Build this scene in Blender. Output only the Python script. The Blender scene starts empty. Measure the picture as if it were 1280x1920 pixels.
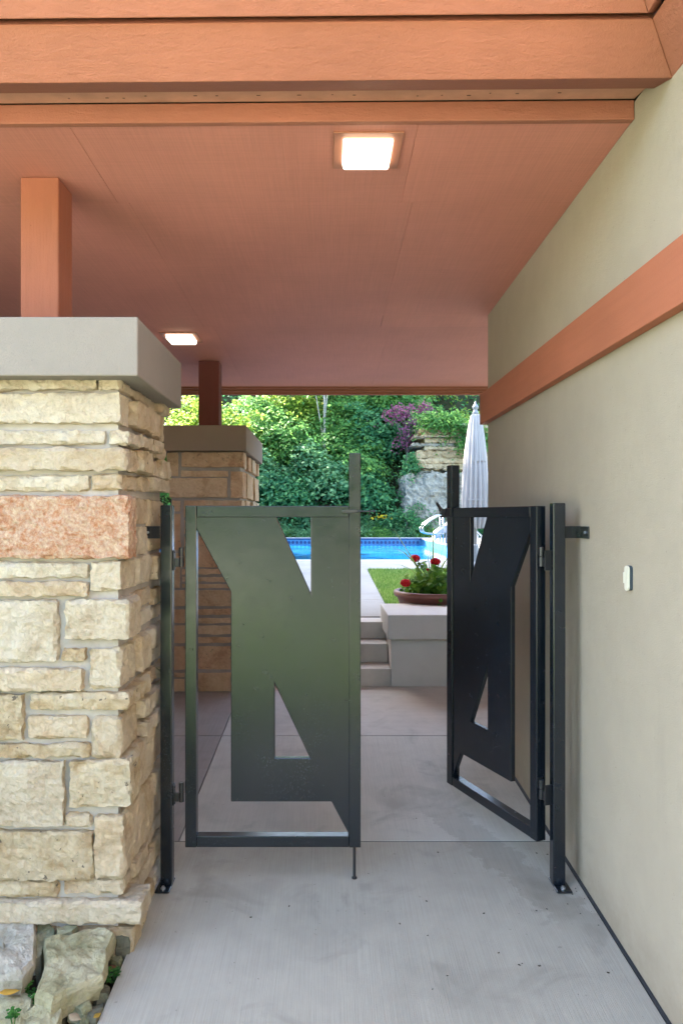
import bpy, bmesh, math, random
import numpy as np
from mathutils import Vector, noise
from mathutils.geometry import tessellate_polygon

R = math.radians
SC = bpy.context.scene
COL = SC.collection

# ------------------------------------------------------------------ camera
CAM_Z = 1.518
FPX = 1340.0                       # focal length in pixels of a 1280 px wide frame
cam_d = bpy.data.cameras.new('camera')
cam = bpy.data.objects.new('camera', cam_d)
COL.objects.link(cam)
cam.location = (0, 0, CAM_Z)
cam.rotation_euler = (R(90), 0, 0)
cam_d.sensor_fit = 'HORIZONTAL'
cam_d.sensor_width = 24.0
cam_d.lens = 24.0 * FPX / 1280.0
cam_d.shift_x = (640 - 612) / 1280.0
cam_d.shift_y = (970 - 960) / 1280.0
cam_d.clip_start = 0.05
cam_d.clip_end = 2000
SC.camera = cam

# ------------------------------------------------------------------ world, sun, exposure
SUN_EL, SUN_AZ = 38.0, -52.0       # azimuth clockwise from +Y (away from the camera)
W = bpy.data.worlds.new('World')
SC.world = W
W.use_nodes = True
wn = W.node_tree
wn.nodes.clear()
sky = wn.nodes.new('ShaderNodeTexSky')
sky.sky_type = 'NISHITA'
sky.sun_disc = False
sky.sun_elevation = R(SUN_EL)
sky.sun_rotation = R(SUN_AZ)
sky.air_density = 1.0
sky.dust_density = 2.5
sky.ozone_density = 0.6
bg = wn.nodes.new('ShaderNodeBackground')
bg.inputs['Strength'].default_value = 0.12
wo = wn.nodes.new('ShaderNodeOutputWorld')
wn.links.new(sky.outputs[0], bg.inputs[0])
wn.links.new(bg.outputs[0], wo.inputs[0])
sun_d = bpy.data.lights.new('sun', 'SUN')
sun_d.energy = 5.0
sun_d.angle = R(0.6)
sun_d.color = (1.0, 0.94, 0.84)
sun = bpy.data.objects.new('sun', sun_d)
COL.objects.link(sun)
_sd = Vector((math.sin(R(SUN_AZ)) * math.cos(R(SUN_EL)), math.cos(R(SUN_AZ)) * math.cos(R(SUN_EL)), math.sin(R(SUN_EL))))
sun.rotation_euler = (-_sd).to_track_quat('-Z', 'Y').to_euler()
vs = SC.view_settings
vs.view_transform = 'Standard'
vs.look = 'None'
vs.gamma = 1.0
vs.use_curve_mapping = False
vs.exposure = 3.65
SC.cycles.max_bounces = 10
SC.cycles.diffuse_bounces = 6
SC.cycles.use_denoising = True

# ------------------------------------------------------------------ helpers
def PX(px, Y): return (px - 612.0) / FPX * Y
def PZ(py, Y): return CAM_Z - (py - 970.0) / FPX * Y
def FZ(Y): return 0.0545 * (Y - 2.95)           # the walkway rises gently away from the camera

def tag(o, label=None, cat=None, group=None, kind=None):
    if label: o['label'] = label
    if cat: o['category'] = cat
    if group: o['group'] = group
    if kind: o['kind'] = kind
    return o

def empty(name, loc=(0, 0, 0), rz=0.0):
    o = bpy.data.objects.new(name, None)
    o.empty_display_size = 0.1
    COL.objects.link(o)
    o.location = loc
    o.rotation_euler = (0, 0, rz)
    return o

def link(name, me, mat=None, parent=None, loc=None):
    o = bpy.data.objects.new(name, me)
    COL.objects.link(o)
    if mat is not None and len(me.materials) == 0: me.materials.append(mat)
    if parent is not None: o.parent = parent
    if loc is not None: o.location = loc
    return o

class MB:
    def __init__(s): s.v = []; s.f = []
    def add(s, vs, fs):
        n = len(s.v); s.v += [tuple(p) for p in vs]; s.f += [tuple(i + n for i in f) for f in fs]; return s
    def box(s, x0, x1, y0, y1, z0, z1):
        return s.add([(x0,y0,z0),(x1,y0,z0),(x1,y1,z0),(x0,y1,z0),(x0,y0,z1),(x1,y0,z1),(x1,y1,z1),(x0,y1,z1)],
                     [(0,3,2,1),(4,5,6,7),(0,1,5,4),(1,2,6,5),(2,3,7,6),(3,0,4,7)])
    def hexa(s, p):   # 8 points: bottom ring, top ring
        return s.add(p, [(0,3,2,1),(4,5,6,7),(0,1,5,4),(1,2,6,5),(2,3,7,6),(3,0,4,7)])
    def prism(s, loops, fn, d0, d1):
        """loops: list of 2-D loops (outer first, then holes); fn(u,v,d)->xyz; d0, d1: front and back"""
        flat = [p for l in loops for p in l]
        n = len(flat)
        tris = tessellate_polygon([[Vector((p[0], p[1], 0)) for p in l] for l in loops])
        vs = [fn(p[0], p[1], d0) for p in flat] + [fn(p[0], p[1], d1) for p in flat]
        fs = [tuple(t) for t in tris] + [tuple(i + n for i in reversed(t)) for t in tris]
        k = 0
        for l in loops:
            m = len(l)
            for i in range(m):
                a, b = k + i, k + (i + 1) % m
                fs.append((a, b, b + n, a + n))
            k += m
        return s.add(vs, fs)
    def tube(s, pts, rad, n=10, cap=True):
        pts = [Vector(p) for p in pts]
        rs = rad if isinstance(rad, (list, tuple)) else [rad] * len(pts)
        base = len(s.v)
        up = Vector((0, 0, 1))
        for i, p in enumerate(pts):
            t = (pts[min(i + 1, len(pts) - 1)] - pts[max(i - 1, 0)]).normalized()
            ref = up if abs(t.dot(up)) < 0.95 else Vector((1, 0, 0))
            a = t.cross(ref).normalized(); b = t.cross(a).normalized()
            for k in range(n):
                w = 2 * math.pi * k / n
                s.v.append(tuple(p + (a * math.cos(w) + b * math.sin(w)) * rs[i]))
        for i in range(len(pts) - 1):
            for k in range(n):
                q = base + i * n
                s.f.append((q + k, q + (k + 1) % n, q + n + (k + 1) % n, q + n + k))
        if cap:
            s.f.append(tuple(base + k for k in reversed(range(n))))
            s.f.append(tuple(base + (len(pts) - 1) * n + k for k in range(n)))
        return s
    def lathe(s, c, prof, n=24, cap=True):
        base = len(s.v)
        for r, z in prof:
            for k in range(n):
                w = 2 * math.pi * k / n
                s.v.append((c[0] + r * math.cos(w), c[1] + r * math.sin(w), c[2] + z))
        for i in range(len(prof) - 1):
            for k in range(n):
                q = base + i * n
                s.f.append((q + k, q + (k + 1) % n, q + n + (k + 1) % n, q + n + k))
        if cap:
            s.f.append(tuple(base + k for k in reversed(range(n))))
            s.f.append(tuple(base + (len(prof) - 1) * n + k for k in range(n)))
        return s
    def build(s, name, mat, parent=None, bevel=0.0, smooth=False, seg=2, loc=None):
        me = bpy.data.meshes.new(name)
        me.from_pydata(s.v, [], s.f)
        bm = bmesh.new(); bm.from_mesh(me)
        bmesh.ops.recalc_face_normals(bm, faces=bm.faces)
        bm.to_mesh(me); bm.free()
        if smooth: me.polygons.foreach_set('use_smooth', [True] * len(me.polygons))
        o = link(name, me, mat, parent, loc)
        if bevel > 0:
            m = o.modifiers.new('bevel', 'BEVEL'); m.width = bevel; m.segments = seg; m.limit_method = 'ANGLE'; m.angle_limit = R(35)
            m.harden_normals = False
        return o

# ------------------------------------------------------------------ materials
class NT:
    def __init__(s, name):
        s.m = bpy.data.materials.new(name); s.m.use_nodes = True
        s.t = s.m.node_tree; s.t.nodes.clear()
        s.out = s.t.nodes.new('ShaderNodeOutputMaterial')
        s.p = s.t.nodes.new('ShaderNodeBsdfPrincipled')
        s.t.links.new(s.p.outputs[0], s.out.inputs['Surface'])
        s.geo = s.t.nodes.new('ShaderNodeNewGeometry')
        s.pos = s.geo.outputs['Position']
    def L(s, a, b): s.t.links.new(a, b)
    def mapping(s, scale, src=None, loc=(0, 0, 0)):
        n = s.t.nodes.new('ShaderNodeMapping')
        n.inputs['Scale'].default_value = scale
        n.inputs['Location'].default_value = loc
        s.L(src or s.pos, n.inputs['Vector']); return n.outputs[0]
    def noise(s, scale, detail=4, rough=0.55, vec=None, dist=0.0):
        n = s.t.nodes.new('ShaderNodeTexNoise')
        n.inputs['Scale'].default_value = scale; n.inputs['Detail'].default_value = detail
        n.inputs['Roughness'].default_value = rough; n.inputs['Distortion'].default_value = dist
        s.L(vec or s.pos, n.inputs['Vector']); return n.outputs['Fac']
    def voronoi(s, scale, vec=None, feature='F1'):
        n = s.t.nodes.new('ShaderNodeTexVoronoi'); n.feature = feature
        n.inputs['Scale'].default_value = scale
        s.L(vec or s.pos, n.inputs['Vector']); return n.outputs['Distance']
    def ramp(s, fac, stops, interp='LINEAR'):
        n = s.t.nodes.new('ShaderNodeValToRGB'); cr = n.color_ramp; cr.interpolation = interp
        while len(cr.elements) > 1: cr.elements.remove(cr.elements[-1])
        cr.elements[0].position = stops[0][0]; c = stops[0][1]
        cr.elements[0].color = (*c, 1) if isinstance(c, tuple) else (c, c, c, 1)
        for p, c in stops[1:]:
            e = cr.elements.new(p); e.color = (*c, 1) if isinstance(c, tuple) else (c, c, c, 1)
        s.L(fac, n.inputs[0]); return n.outputs[0]
    def mix(s, fac, a, b, mode='MIX'):
        n = s.t.nodes.new('ShaderNodeMix'); n.data_type = 'RGBA'; n.blend_type = mode
        for sock, v in ((n.inputs[0], fac), (n.inputs[6], a), (n.inputs[7], b)):
            if hasattr(v, 'is_output'): s.L(v, sock)
            elif isinstance(v, tuple): sock.default_value = (*v, 1)
            else: sock.default_value = v
        return n.outputs[2]
    def math(s, op, a, b=None):
        n = s.t.nodes.new('ShaderNodeMath'); n.operation = op
        for i, v in enumerate((a, b)):
            if v is None: continue
            if hasattr(v, 'is_output'): s.L(v, n.inputs[i])
            else: n.inputs[i].default_value = v
        return n.outputs[0]
    def bump(s, h, strength=0.3, dist=0.01, prev=None):
        n = s.t.nodes.new('ShaderNodeBump'); n.inputs['Strength'].default_value = strength; n.inputs['Distance'].default_value = dist
        s.L(h, n.inputs['Height'])
        if prev: s.L(prev, n.inputs['Normal'])
        s.L(n.outputs[0], s.p.inputs['Normal']); return n.outputs[0]
    def rand(s):
        return s.t.nodes.new('ShaderNodeObjectInfo').outputs['Random']
    def fin(s, col=None, rough=0.8, spec=None, metal=0.0):
        if col is not None:
            if hasattr(col, 'is_output'): s.L(col, s.p.inputs['Base Color'])
            else: s.p.inputs['Base Color'].default_value = (*col, 1)
        if hasattr(rough, 'is_output'): s.L(rough, s.p.inputs['Roughness'])
        else: s.p.inputs['Roughness'].default_value = rough
        if spec is not None: s.p.inputs['Specular IOR Level'].default_value = spec
        s.p.inputs['Metallic'].default_value = metal
        return s.m

def m_simple(name, col, rough=0.6, var=0.12, scale=6.0, bump=0.0, bscale=80.0, spec=None, metal=0.0):
    n = NT(name)
    a = tuple(c * (1 - var) for c in col); b = tuple(min(1, c * (1 + var)) for c in col)
    c = n.ramp(n.noise(scale, 5), [(0.3, a), (0.7, b)])
    if bump: n.bump(n.noise(bscale, 4), bump, 0.004)
    return n.fin(c, rough, spec, metal)

def m_wood(name, axis, col, sx=2.0, sy=55.0, strength=0.35, dots=False):
    """painted rough-sawn timber, grain along the axis"""
    n = NT(name)
    sc = {'x': (sx, sy, sy), 'y': (sy, sx, sy), 'z': (sy, sy, sx)}[axis]
    g = n.noise(1.0, 6, 0.65, n.mapping(sc), 0.4)
    big = n.noise(1.7, 3)
    a = tuple(c * 0.86 for c in col); b = tuple(c * 1.1 for c in col)
    c = n.ramp(big, [(0.3, a), (0.7, b)])
    c = n.mix(0.22, c, n.ramp(g, [(0.35, tuple(x * 0.78 for x in col)), (0.62, tuple(x * 1.1 for x in col))]))
    sp = n.noise(55.0, 2)
    c = n.mix(n.ramp(sp, [(0.74, 0.0), (0.78, 0.5)]), c, tuple(x * 0.55 for x in col))
    b1 = n.bump(g, strength, 0.007)
    n.bump(n.noise(130.0, 4, 0.7), 0.5, 0.004, b1)
    return n.fin(c, 0.72, 0.35)

TERRA = (0.365, 0.142, 0.088)
M = {}
M['beam'] = m_wood('painted_beam', 'x', TERRA, 14.0, 46.0, 0.6)
M['beam_y'] = m_wood('painted_beam_along', 'y', TERRA, 14.0, 46.0, 0.6)
M['post'] = m_wood('painted_post', 'z', (0.33, 0.115, 0.065), 3.0, 40.0, 0.7)
M['post_shaded'] = m_wood('painted_post_shaded', 'z', (0.15, 0.042, 0.035), 3.0, 40.0, 0.5)  # darker copy of the post paint, shade put into the colour
M['band'] = m_wood('painted_band', 'y', (0.42, 0.145, 0.076), 1.5, 30.0, 0.2)

def soffit_mat():
    n = NT('soffit_paint')
    col = (0.62, 0.255, 0.19)
    g = n.noise(1.0, 5, 0.7, n.mapping((260, 3.0, 5)), 0.2)
    g2 = n.noise(1.0, 4, 0.6, n.mapping((4, 160, 5)))
    big = n.noise(1.1, 5, 0.6)
    r = n.rand()
    c = n.ramp(big, [(0.3, tuple(x * 0.86 for x in col)), (0.7, tuple(x * 1.08 for x in col))])
    c = n.mix(1.0, c, n.ramp(r, [(0.0, (0.93, 0.93, 0.94)), (1.0, (1.05, 1.04, 1.03))]), 'MULTIPLY')
    c = n.mix(0.22, c, n.ramp(g, [(0.38, tuple(x * 0.66 for x in col)), (0.6, tuple(x * 1.12 for x in col))]))
    c = n.mix(0.10, c, n.ramp(g2, [(0.4, tuple(x * 0.6 for x in col)), (0.6, tuple(x * 1.1 for x in col))]))
    sp = n.noise(40.0, 2)
    c = n.mix(n.ramp(sp, [(0.76, 0.0), (0.79, 0.35)]), c, tuple(x * 0.5 for x in col))
    n.bump(g, 0.4, 0.003)
    return n.fin(c, 0.7, 0.35)
M['soffit'] = soffit_mat()

def stucco_mat(name, col, amp=0.07):
    n = NT(name)
    big = n.noise(0.9, 4)
    mid = n.noise(9.0, 5)
    c = n.ramp(big, [(0.3, tuple(x * (1 - amp) for x in col)), (0.7, tuple(x * (1 + amp) for x in col))])
    c = n.mix(0.25, c, n.ramp(mid, [(0.35, tuple(x * 0.9 for x in col)), (0.65, tuple(min(1, x * 1.06) for x in col))]))
    st = n.noise(1.0, 5, 0.6, n.mapping((6, 6, 0.8)))
    c = n.mix(n.ramp(st, [(0.62, 0.0), (0.8, 0.25)]), c, tuple(x * 0.72 for x in col))
    pin = n.noise(95.0, 2, 0.5)
    c = n.mix(n.ramp(pin, [(0.74, 0.0), (0.77, 0.55)]), c, tuple(x * 0.45 for x in col))
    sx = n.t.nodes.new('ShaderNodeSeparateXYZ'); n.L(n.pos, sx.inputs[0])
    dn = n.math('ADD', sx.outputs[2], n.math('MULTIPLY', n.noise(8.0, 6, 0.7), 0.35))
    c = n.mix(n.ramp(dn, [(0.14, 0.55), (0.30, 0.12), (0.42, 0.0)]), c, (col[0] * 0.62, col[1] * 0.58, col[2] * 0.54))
    b = n.bump(n.noise(210.0, 4, 0.7), 0.8, 0.003)
    n.bump(n.noise(20.0, 6, 0.65), 0.35, 0.008, b)
    return n.fin(c, 0.88, 0.25)
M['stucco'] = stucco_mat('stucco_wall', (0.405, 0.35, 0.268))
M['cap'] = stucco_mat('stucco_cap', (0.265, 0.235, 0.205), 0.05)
M['cap_shaded'] = stucco_mat('stucco_cap_shaded', (0.24, 0.185, 0.145), 0.05)  # cap colour darkened to carry the shade under the roof
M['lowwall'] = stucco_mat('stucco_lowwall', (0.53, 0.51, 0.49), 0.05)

def stone_mat(name, c0, c1, c2, patchy=0.5, pit=0.0):
    n = NT(name)
    r = n.rand()
    off = n.t.nodes.new('ShaderNodeCombineXYZ')
    n.L(n.math('MULTIPLY', r, 37.0), off.inputs[0]); n.L(n.math('MULTIPLY', r, 11.0), off.inputs[1])
    va = n.t.nodes.new('ShaderNodeVectorMath'); va.operation = 'ADD'
    n.L(n.pos, va.inputs[0]); n.L(off.outputs[0], va.inputs[1])
    v = va.outputs[0]
    big = n.noise(7.0, 6, 0.6, v, 0.5)
    c = n.ramp(big, [(0.38, c0), (0.49, c1), (0.62, c2)])
    per = n.ramp(r, [(0.0, (1.08, 1.10, 1.12)), (0.2, (0.86, 0.80, 0.72)), (0.4, (1.06, 1.04, 1.0)), (0.6, (0.97, 0.90, 0.80)), (0.8, (1.10, 1.10, 1.08)), (1.0, (0.90, 0.86, 0.80))])
    c = n.mix(1.0, c, per, 'MULTIPLY')
    fine = n.noise(70.0, 5, 0.65, v)
    c = n.mix(patchy, c, n.ramp(fine, [(0.30, tuple(x * 0.72 for x in c1)), (0.44, c1), (0.66, tuple(min(1, x * 1.16) for x in c1))]))
    if pit:
        pv = n.noise(26.0, 3, 0.7, v)
        c = n.mix(n.ramp(pv, [(0.635, 0.0), (0.665, pit)]), c, (0.12, 0.10, 0.08))
    sharp = n.t.nodes.new('ShaderNodeTexVoronoi'); sharp.inputs['Scale'].default_value = 34.0
    n.L(v, sharp.inputs['Vector'])
    b = n.bump(n.noise(30.0, 8, 0.72, v, 0.8), 0.95, 0.022)
    b = n.bump(sharp.outputs['Distance'], 0.35, 0.008, b)
    n.bump(n.noise(170.0, 4, 0.75, v), 0.8, 0.005, b)
    return n.fin(c, 0.9, 0.2)
M['stone_a'] = stone_mat('limestone_cream', (0.48, 0.38, 0.26), (0.62, 0.54, 0.41), (0.69, 0.63, 0.52), 0.45)
M['stone_b'] = stone_mat('limestone_buff', (0.42, 0.29, 0.17), (0.58, 0.475, 0.335), (0.65, 0.575, 0.455), 0.45)
M['stone_c'] = stone_mat('limestone_pitted', (0.38, 0.25, 0.12), (0.56, 0.46, 0.31), (0.65, 0.58, 0.45), 0.4, 0.85)
def red_stone():
    n = NT('limestone_rusty')
    a = n.noise(17.0, 7, 0.72, None, 1.0)
    b = n.noise(95.0, 4, 0.7)
    c = n.ramp(a, [(0.36, (0.25, 0.10, 0.045)), (0.44, (0.38, 0.185, 0.095)), (0.50, (0.35, 0.24, 0.175)), (0.56, (0.42, 0.275, 0.17)), (0.65, (0.55, 0.46, 0.34))])
    c = n.mix(0.35, c, n.ramp(b, [(0.38, (0.28, 0.12, 0.06)), (0.50, (0.42, 0.28, 0.20)), (0.62, (0.58, 0.48, 0.35))]))
    k = n.bump(n.noise(40.0, 6, 0.7), 0.5, 0.01)
    n.bump(b, 0.4, 0.004, k)
    return n.fin(c, 0.9, 0.2)
M['stone_r'] = red_stone()
M['stone_w'] = stone_mat('limestone_shaded', (0.42, 0.26, 0.15), (0.60, 0.43, 0.28), (0.68, 0.53, 0.37), 0.45)  # brown tint carries the dim warm light on the second pillar
M['stone_w2'] = stone_mat('limestone_shaded_pitted', (0.36, 0.19, 0.10), (0.58, 0.38, 0.24), (0.70, 0.52, 0.34), 0.5, 0.5)  # pitted version, same dim warm light in the colour
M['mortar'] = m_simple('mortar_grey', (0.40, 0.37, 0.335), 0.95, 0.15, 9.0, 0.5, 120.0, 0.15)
M['mortar_d'] = m_simple('mortar_shaded', (0.34, 0.30, 0.26), 0.95, 0.15, 9.0, 0.5, 120.0, 0.15)  # mortar copy browned for the shade on the second pillar
M['rock'] = stone_mat('weathered_limestone', (0.16, 0.16, 0.075), (0.40, 0.38, 0.24), (0.58, 0.55, 0.41), 0.45, 0.25)
M['rock_white'] = stone_mat('bleached_limestone', (0.34, 0.32, 0.25), (0.52, 0.495, 0.42), (0.66, 0.63, 0.55), 0.4, 0.2)
M['rock_moss'] = stone_mat('mossy_limestone', (0.13, 0.15, 0.07), (0.33, 0.34, 0.22), (0.50, 0.49, 0.38), 0.45, 0.3)
M['rock_dark'] = stone_mat('damp_dark_stone', (0.09, 0.10, 0.06), (0.18, 0.18, 0.13), (0.28, 0.28, 0.22), 0.5, 0.3)
M['cliff_tan'] = stone_mat('cliff_tan', (0.22, 0.15, 0.08), (0.42, 0.33, 0.21), (0.58, 0.50, 0.36), 0.5, 0.4)
M['cliff_grey'] = stone_mat('cliff_grey', (0.12, 0.12, 0.10), (0.27, 0.26, 0.22), (0.42, 0.40, 0.33), 0.5, 0.4)
M['soil'] = m_simple('dark_soil', (0.05, 0.038, 0.027), 0.95, 0.4, 20.0, 0.8, 60.0, 0.15)
M['foam'] = m_simple('black_joint_filler', (0.018, 0.02, 0.024), 0.8, 0.3, 30.0, 0.4, 150.0)

def concrete_mat(name, col, axis='y', stain=0.35, dark_band=False):
    n = NT(name)
    sc = (330, 3.0, 3.0) if axis == 'y' else (3.0, 330, 3.0)
    br = n.noise(1.0, 5, 0.65, n.mapping(sc), 0.15)
    big = n.noise(1.6, 5, 0.6)
    mid = n.noise(11.0, 6, 0.6)
    c = n.ramp(big, [(0.3, tuple(x * 0.72 for x in col)), (0.5, col), (0.7, tuple(x * 1.14 for x in col))])
    c = n.mix(0.35, c, n.ramp(mid, [(0.35, tuple(x * 0.84 for x in col)), (0.65, tuple(x * 1.08 for x in col))]))
    c = n.mix(0.28, c, n.ramp(br, [(0.35, tuple(x * 0.62 for x in col)), (0.6, tuple(x * 1.12 for x in col))]))
    bl = n.noise(3.2, 4, 0.55, n.mapping((1, 1, 1), None, (7.3, 2.1, 0)), 0.8)
    c = n.mix(n.ramp(bl, [(0.56, 0.0), (0.72, stain)]), c, tuple(x * 0.58 for x in col))
    sp = n.voronoi(26.0)
    spk = n.noise(33.0, 2)
    c = n.mix(n.ramp(spk, [(0.73, 0.0), (0.77, 0.45)]), c, tuple(x * 0.45 for x in col))
    if dark_band:                      # darker ragged band along a slanting line on the floor
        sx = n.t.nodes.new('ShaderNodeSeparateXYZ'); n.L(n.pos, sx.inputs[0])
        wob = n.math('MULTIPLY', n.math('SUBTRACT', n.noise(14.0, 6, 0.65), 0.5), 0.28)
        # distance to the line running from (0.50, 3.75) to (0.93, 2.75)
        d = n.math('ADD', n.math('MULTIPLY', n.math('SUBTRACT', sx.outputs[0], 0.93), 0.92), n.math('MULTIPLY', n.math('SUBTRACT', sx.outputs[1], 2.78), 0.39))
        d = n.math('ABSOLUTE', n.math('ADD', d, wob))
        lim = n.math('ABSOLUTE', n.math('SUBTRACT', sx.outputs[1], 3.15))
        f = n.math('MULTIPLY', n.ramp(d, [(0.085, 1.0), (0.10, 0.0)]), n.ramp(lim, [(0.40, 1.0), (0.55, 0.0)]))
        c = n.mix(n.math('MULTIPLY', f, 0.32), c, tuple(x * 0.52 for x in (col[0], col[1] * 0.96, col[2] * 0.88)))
    b = n.bump(br, 0.5, 0.003)
    n.bump(mid, 0.15, 0.006, b)
    return n.fin(c, 0.85, 0.3)
M['conc'] = concrete_mat('broomed_concrete', (0.375, 0.352, 0.295), 'y', 0.6, True)
M['conc_bright'] = concrete_mat('broomed_concrete_brightened', (0.49, 0.475, 0.42), 'y', 0.6, True)  # brighter copy of the slab colour making up for dim light there
M['conc_x'] = concrete_mat('broomed_concrete_cross', (0.50, 0.475, 0.43), 'x', 0.4)
M['conc_l'] = concrete_mat('broomed_concrete_carport', (0.31, 0.28, 0.255), 'y', 0.3)
M['deck'] = concrete_mat('pool_deck_concrete', (0.33, 0.31, 0.285), 'x', 0.15)
M['asphalt'] = m_simple('asphalt', (0.055, 0.055, 0.058), 0.9, 0.3, 6.0, 0.5, 90.0)
M['drive'] = concrete_mat('bounce_concrete', (0.58, 0.54, 0.48), 'x', 0.15)  # pale surface for the added paving that bounces light
M['step'] = concrete_mat('step_concrete', (0.50, 0.47, 0.43), 'x', 0.3)

def gate_mat():
    n = NT('black_gate_enamel')
    big = n.noise(5.0, 4)
    c = n.ramp(big, [(0.3, (0.003, 0.006, 0.010)), (0.7, (0.006, 0.010, 0.016))])
    sx = n.t.nodes.new('ShaderNodeSeparateXYZ'); n.L(n.pos, sx.inputs[0])
    zm = n.ramp(sx.outputs[2], [(0.30, 0.55), (0.50, 1.0), (0.78, 0.45), (0.98, 0.08)])
    speck = n.voronoi(150.0, n.mapping((1, 1, 0.6)))
    dens = n.noise(6.0, 3)
    f = n.math('MULTIPLY', n.ramp(speck, [(0.14, 1.0), (0.22, 0.0)]), n.ramp(dens, [(0.47, 0.0), (0.62, 0.9)]))
    f = n.math('MULTIPLY', f, zm)
    c = n.mix(n.math('MULTIPLY', f, 0.4), c, (0.22, 0.23, 0.23))
    bb = n.bump(n.noise(300.0, 3), 0.08, 0.001)
    n.bump(n.noise(7.0, 2), 0.05, 0.02, bb)
    r = n.ramp(n.noise(18.0, 5), [(0.3, 0.20), (0.7, 0.28)])
    return n.fin(c, r, 0.72)
M['gate'] = gate_mat()
M['iron'] = m_simple('black_hardware', (0.014, 0.015, 0.018), 0.38, 0.3, 20.0, 0.1, 200.0, 0.7)
M['bolt'] = m_simple('zinc_bolt', (0.5, 0.52, 0.55), 0.35, 0.2, 40.0, 0, 80, None, 0.9)
M['cream_plastic'] = m_simple('cream_plastic', (0.72, 0.69, 0.56), 0.4, 0.04)
M['dark_plastic'] = m_simple('dark_plastic', (0.05, 0.07, 0.09), 0.25, 0.1)
M['vent'] = m_simple('vent_strip_paint', (0.60, 0.33, 0.235), 0.7, 0.12, 12.0, 0.2, 90.0)
M['vent_dark'] = m_simple('vent_slot_shade', (0.20, 0.11, 0.08), 0.8, 0.2)
M['dark_gap'] = m_simple('roof_void', (0.02, 0.015, 0.012), 0.9, 0.2)
M['roofing'] = m_simple('roof_shingle', (0.10, 0.085, 0.075), 0.9, 0.3, 12.0, 0.6, 30.0)
M['trim_metal'] = m_simple('painted_light_trim', (0.36, 0.15, 0.085), 0.5, 0.05)

def lens_mat():
    n = NT('lit_diffuser')
    n.p.inputs['Emission Color'].default_value = (1.0, 0.84, 0.64, 1)
    n.p.inputs['Emission Strength'].default_value = 0.45
    return n.fin((0.8, 0.8, 0.78), 0.5)
M['lens'] = lens_mat()

def leaf_mat(name, c0, c1, c2, trans=0.45):
    m = bpy.data.materials.new(name); m.use_nodes = True
    t = m.node_tree; t.nodes.clear()
    out = t.nodes.new('ShaderNodeOutputMaterial')
    g = t.nodes.new('ShaderNodeNewGeometry')
    rp = t.nodes.new('ShaderNodeValToRGB'); cr = rp.color_ramp
    cr.elements[0].position = 0.0; cr.elements[0].color = (*c0, 1)
    cr.elements[1].position = 1.0; cr.elements[1].color = (*c2, 1)
    e = cr.elements.new(0.5); e.color = (*c1, 1)
    t.links.new(g.outputs['Random Per Island'], rp.inputs[0])
    nz = t.nodes.new('ShaderNodeTexNoise'); nz.inputs['Scale'].default_value = 0.9; nz.inputs['Detail'].default_value = 2
    t.links.new(g.outputs['Position'], nz.inputs['Vector'])
    mx = t.nodes.new('ShaderNodeMix'); mx.data_type = 'RGBA'; mx.blend_type = 'MULTIPLY'
    mx.inputs[0].default_value = 1.0
    r2 = t.nodes.new('ShaderNodeValToRGB')
    r2.color_ramp.elements[0].position = 0.35; r2.color_ramp.elements[0].color = (0.75, 0.85, 0.8, 1)
    r2.color_ramp.elements[1].position = 0.65; r2.color_ramp.elements[1].color = (1.2, 1.12, 1.0, 1)
    t.links.new(nz.outputs['Fac'], r2.inputs[0])
    t.links.new(rp.outputs[0], mx.inputs[6]); t.links.new(r2.outputs[0], mx.inputs[7])
    p = t.nodes.new('ShaderNodeBsdfPrincipled'); p.inputs['Roughness'].default_value = 0.6
    p.inputs['Specular IOR Level'].default_value = 0.2
    t.links.new(mx.outputs[2], p.inputs['Base Color'])
    tr = t.nodes.new('ShaderNodeBsdfTranslucent')
    hs = t.nodes.new('ShaderNodeHueSaturation'); hs.inputs['Value'].default_value = 1.5; hs.inputs['Hue'].default_value = 0.485
    t.links.new(mx.outputs[2], hs.inputs['Color']); t.links.new(hs.outputs[0], tr.inputs[0])
    ms = t.nodes.new('ShaderNodeMixShader'); ms.inputs[0].default_value = trans
    t.links.new(p.outputs[0], ms.inputs[1]); t.links.new(tr.outputs[0], ms.inputs[2])
    t.links.new(ms.outputs[0], out.inputs['Surface'])
    return m
M['leaf_a'] = leaf_mat('maple_leaf', (0.05, 0.16, 0.04), (0.10, 0.26, 0.07), (0.20, 0.38, 0.09), 0.42)
M['leaf_b'] = leaf_mat('deep_leaf', (0.03, 0.14, 0.065), (0.07, 0.23, 0.10), (0.14, 0.33, 0.12), 0.42)
M['leaf_y'] = leaf_mat('leaf_sun_tint', (0.09, 0.20, 0.03), (0.18, 0.31, 0.05), (0.36, 0.44, 0.09), 0.5)  # sunlight put into the colour: brighter, yellower leaves
M['leaf_s'] = leaf_mat('shrub_leaf', (0.05, 0.17, 0.08), (0.12, 0.28, 0.14), (0.24, 0.42, 0.19), 0.45)
M['leaf_p'] = leaf_mat('magenta_leaf', (0.16, 0.04, 0.10), (0.26, 0.075, 0.16), (0.34, 0.13, 0.22), 0.35)
M['leaf_g'] = leaf_mat('geranium_leaf', (0.05, 0.15, 0.02), (0.09, 0.22, 0.025), (0.15, 0.28, 0.03), 0.35)
M['blade'] = leaf_mat('spike_leaf', (0.12, 0.20, 0.05), (0.20, 0.28, 0.09), (0.30, 0.36, 0.13), 0.3)
M['petal'] = leaf_mat('red_petal', (0.45, 0.01, 0.015), (0.6, 0.015, 0.02), (0.7, 0.04, 0.035), 0.3)
M['petal_y'] = leaf_mat('yellow_petal', (0.6, 0.42, 0.02), (0.7, 0.5, 0.03), (0.75, 0.6, 0.06), 0.3)
M['clover'] = leaf_mat('clover_leaf', (0.03, 0.12, 0.03), (0.05, 0.18, 0.04), (0.08, 0.24, 0.05), 0.35)
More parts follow.
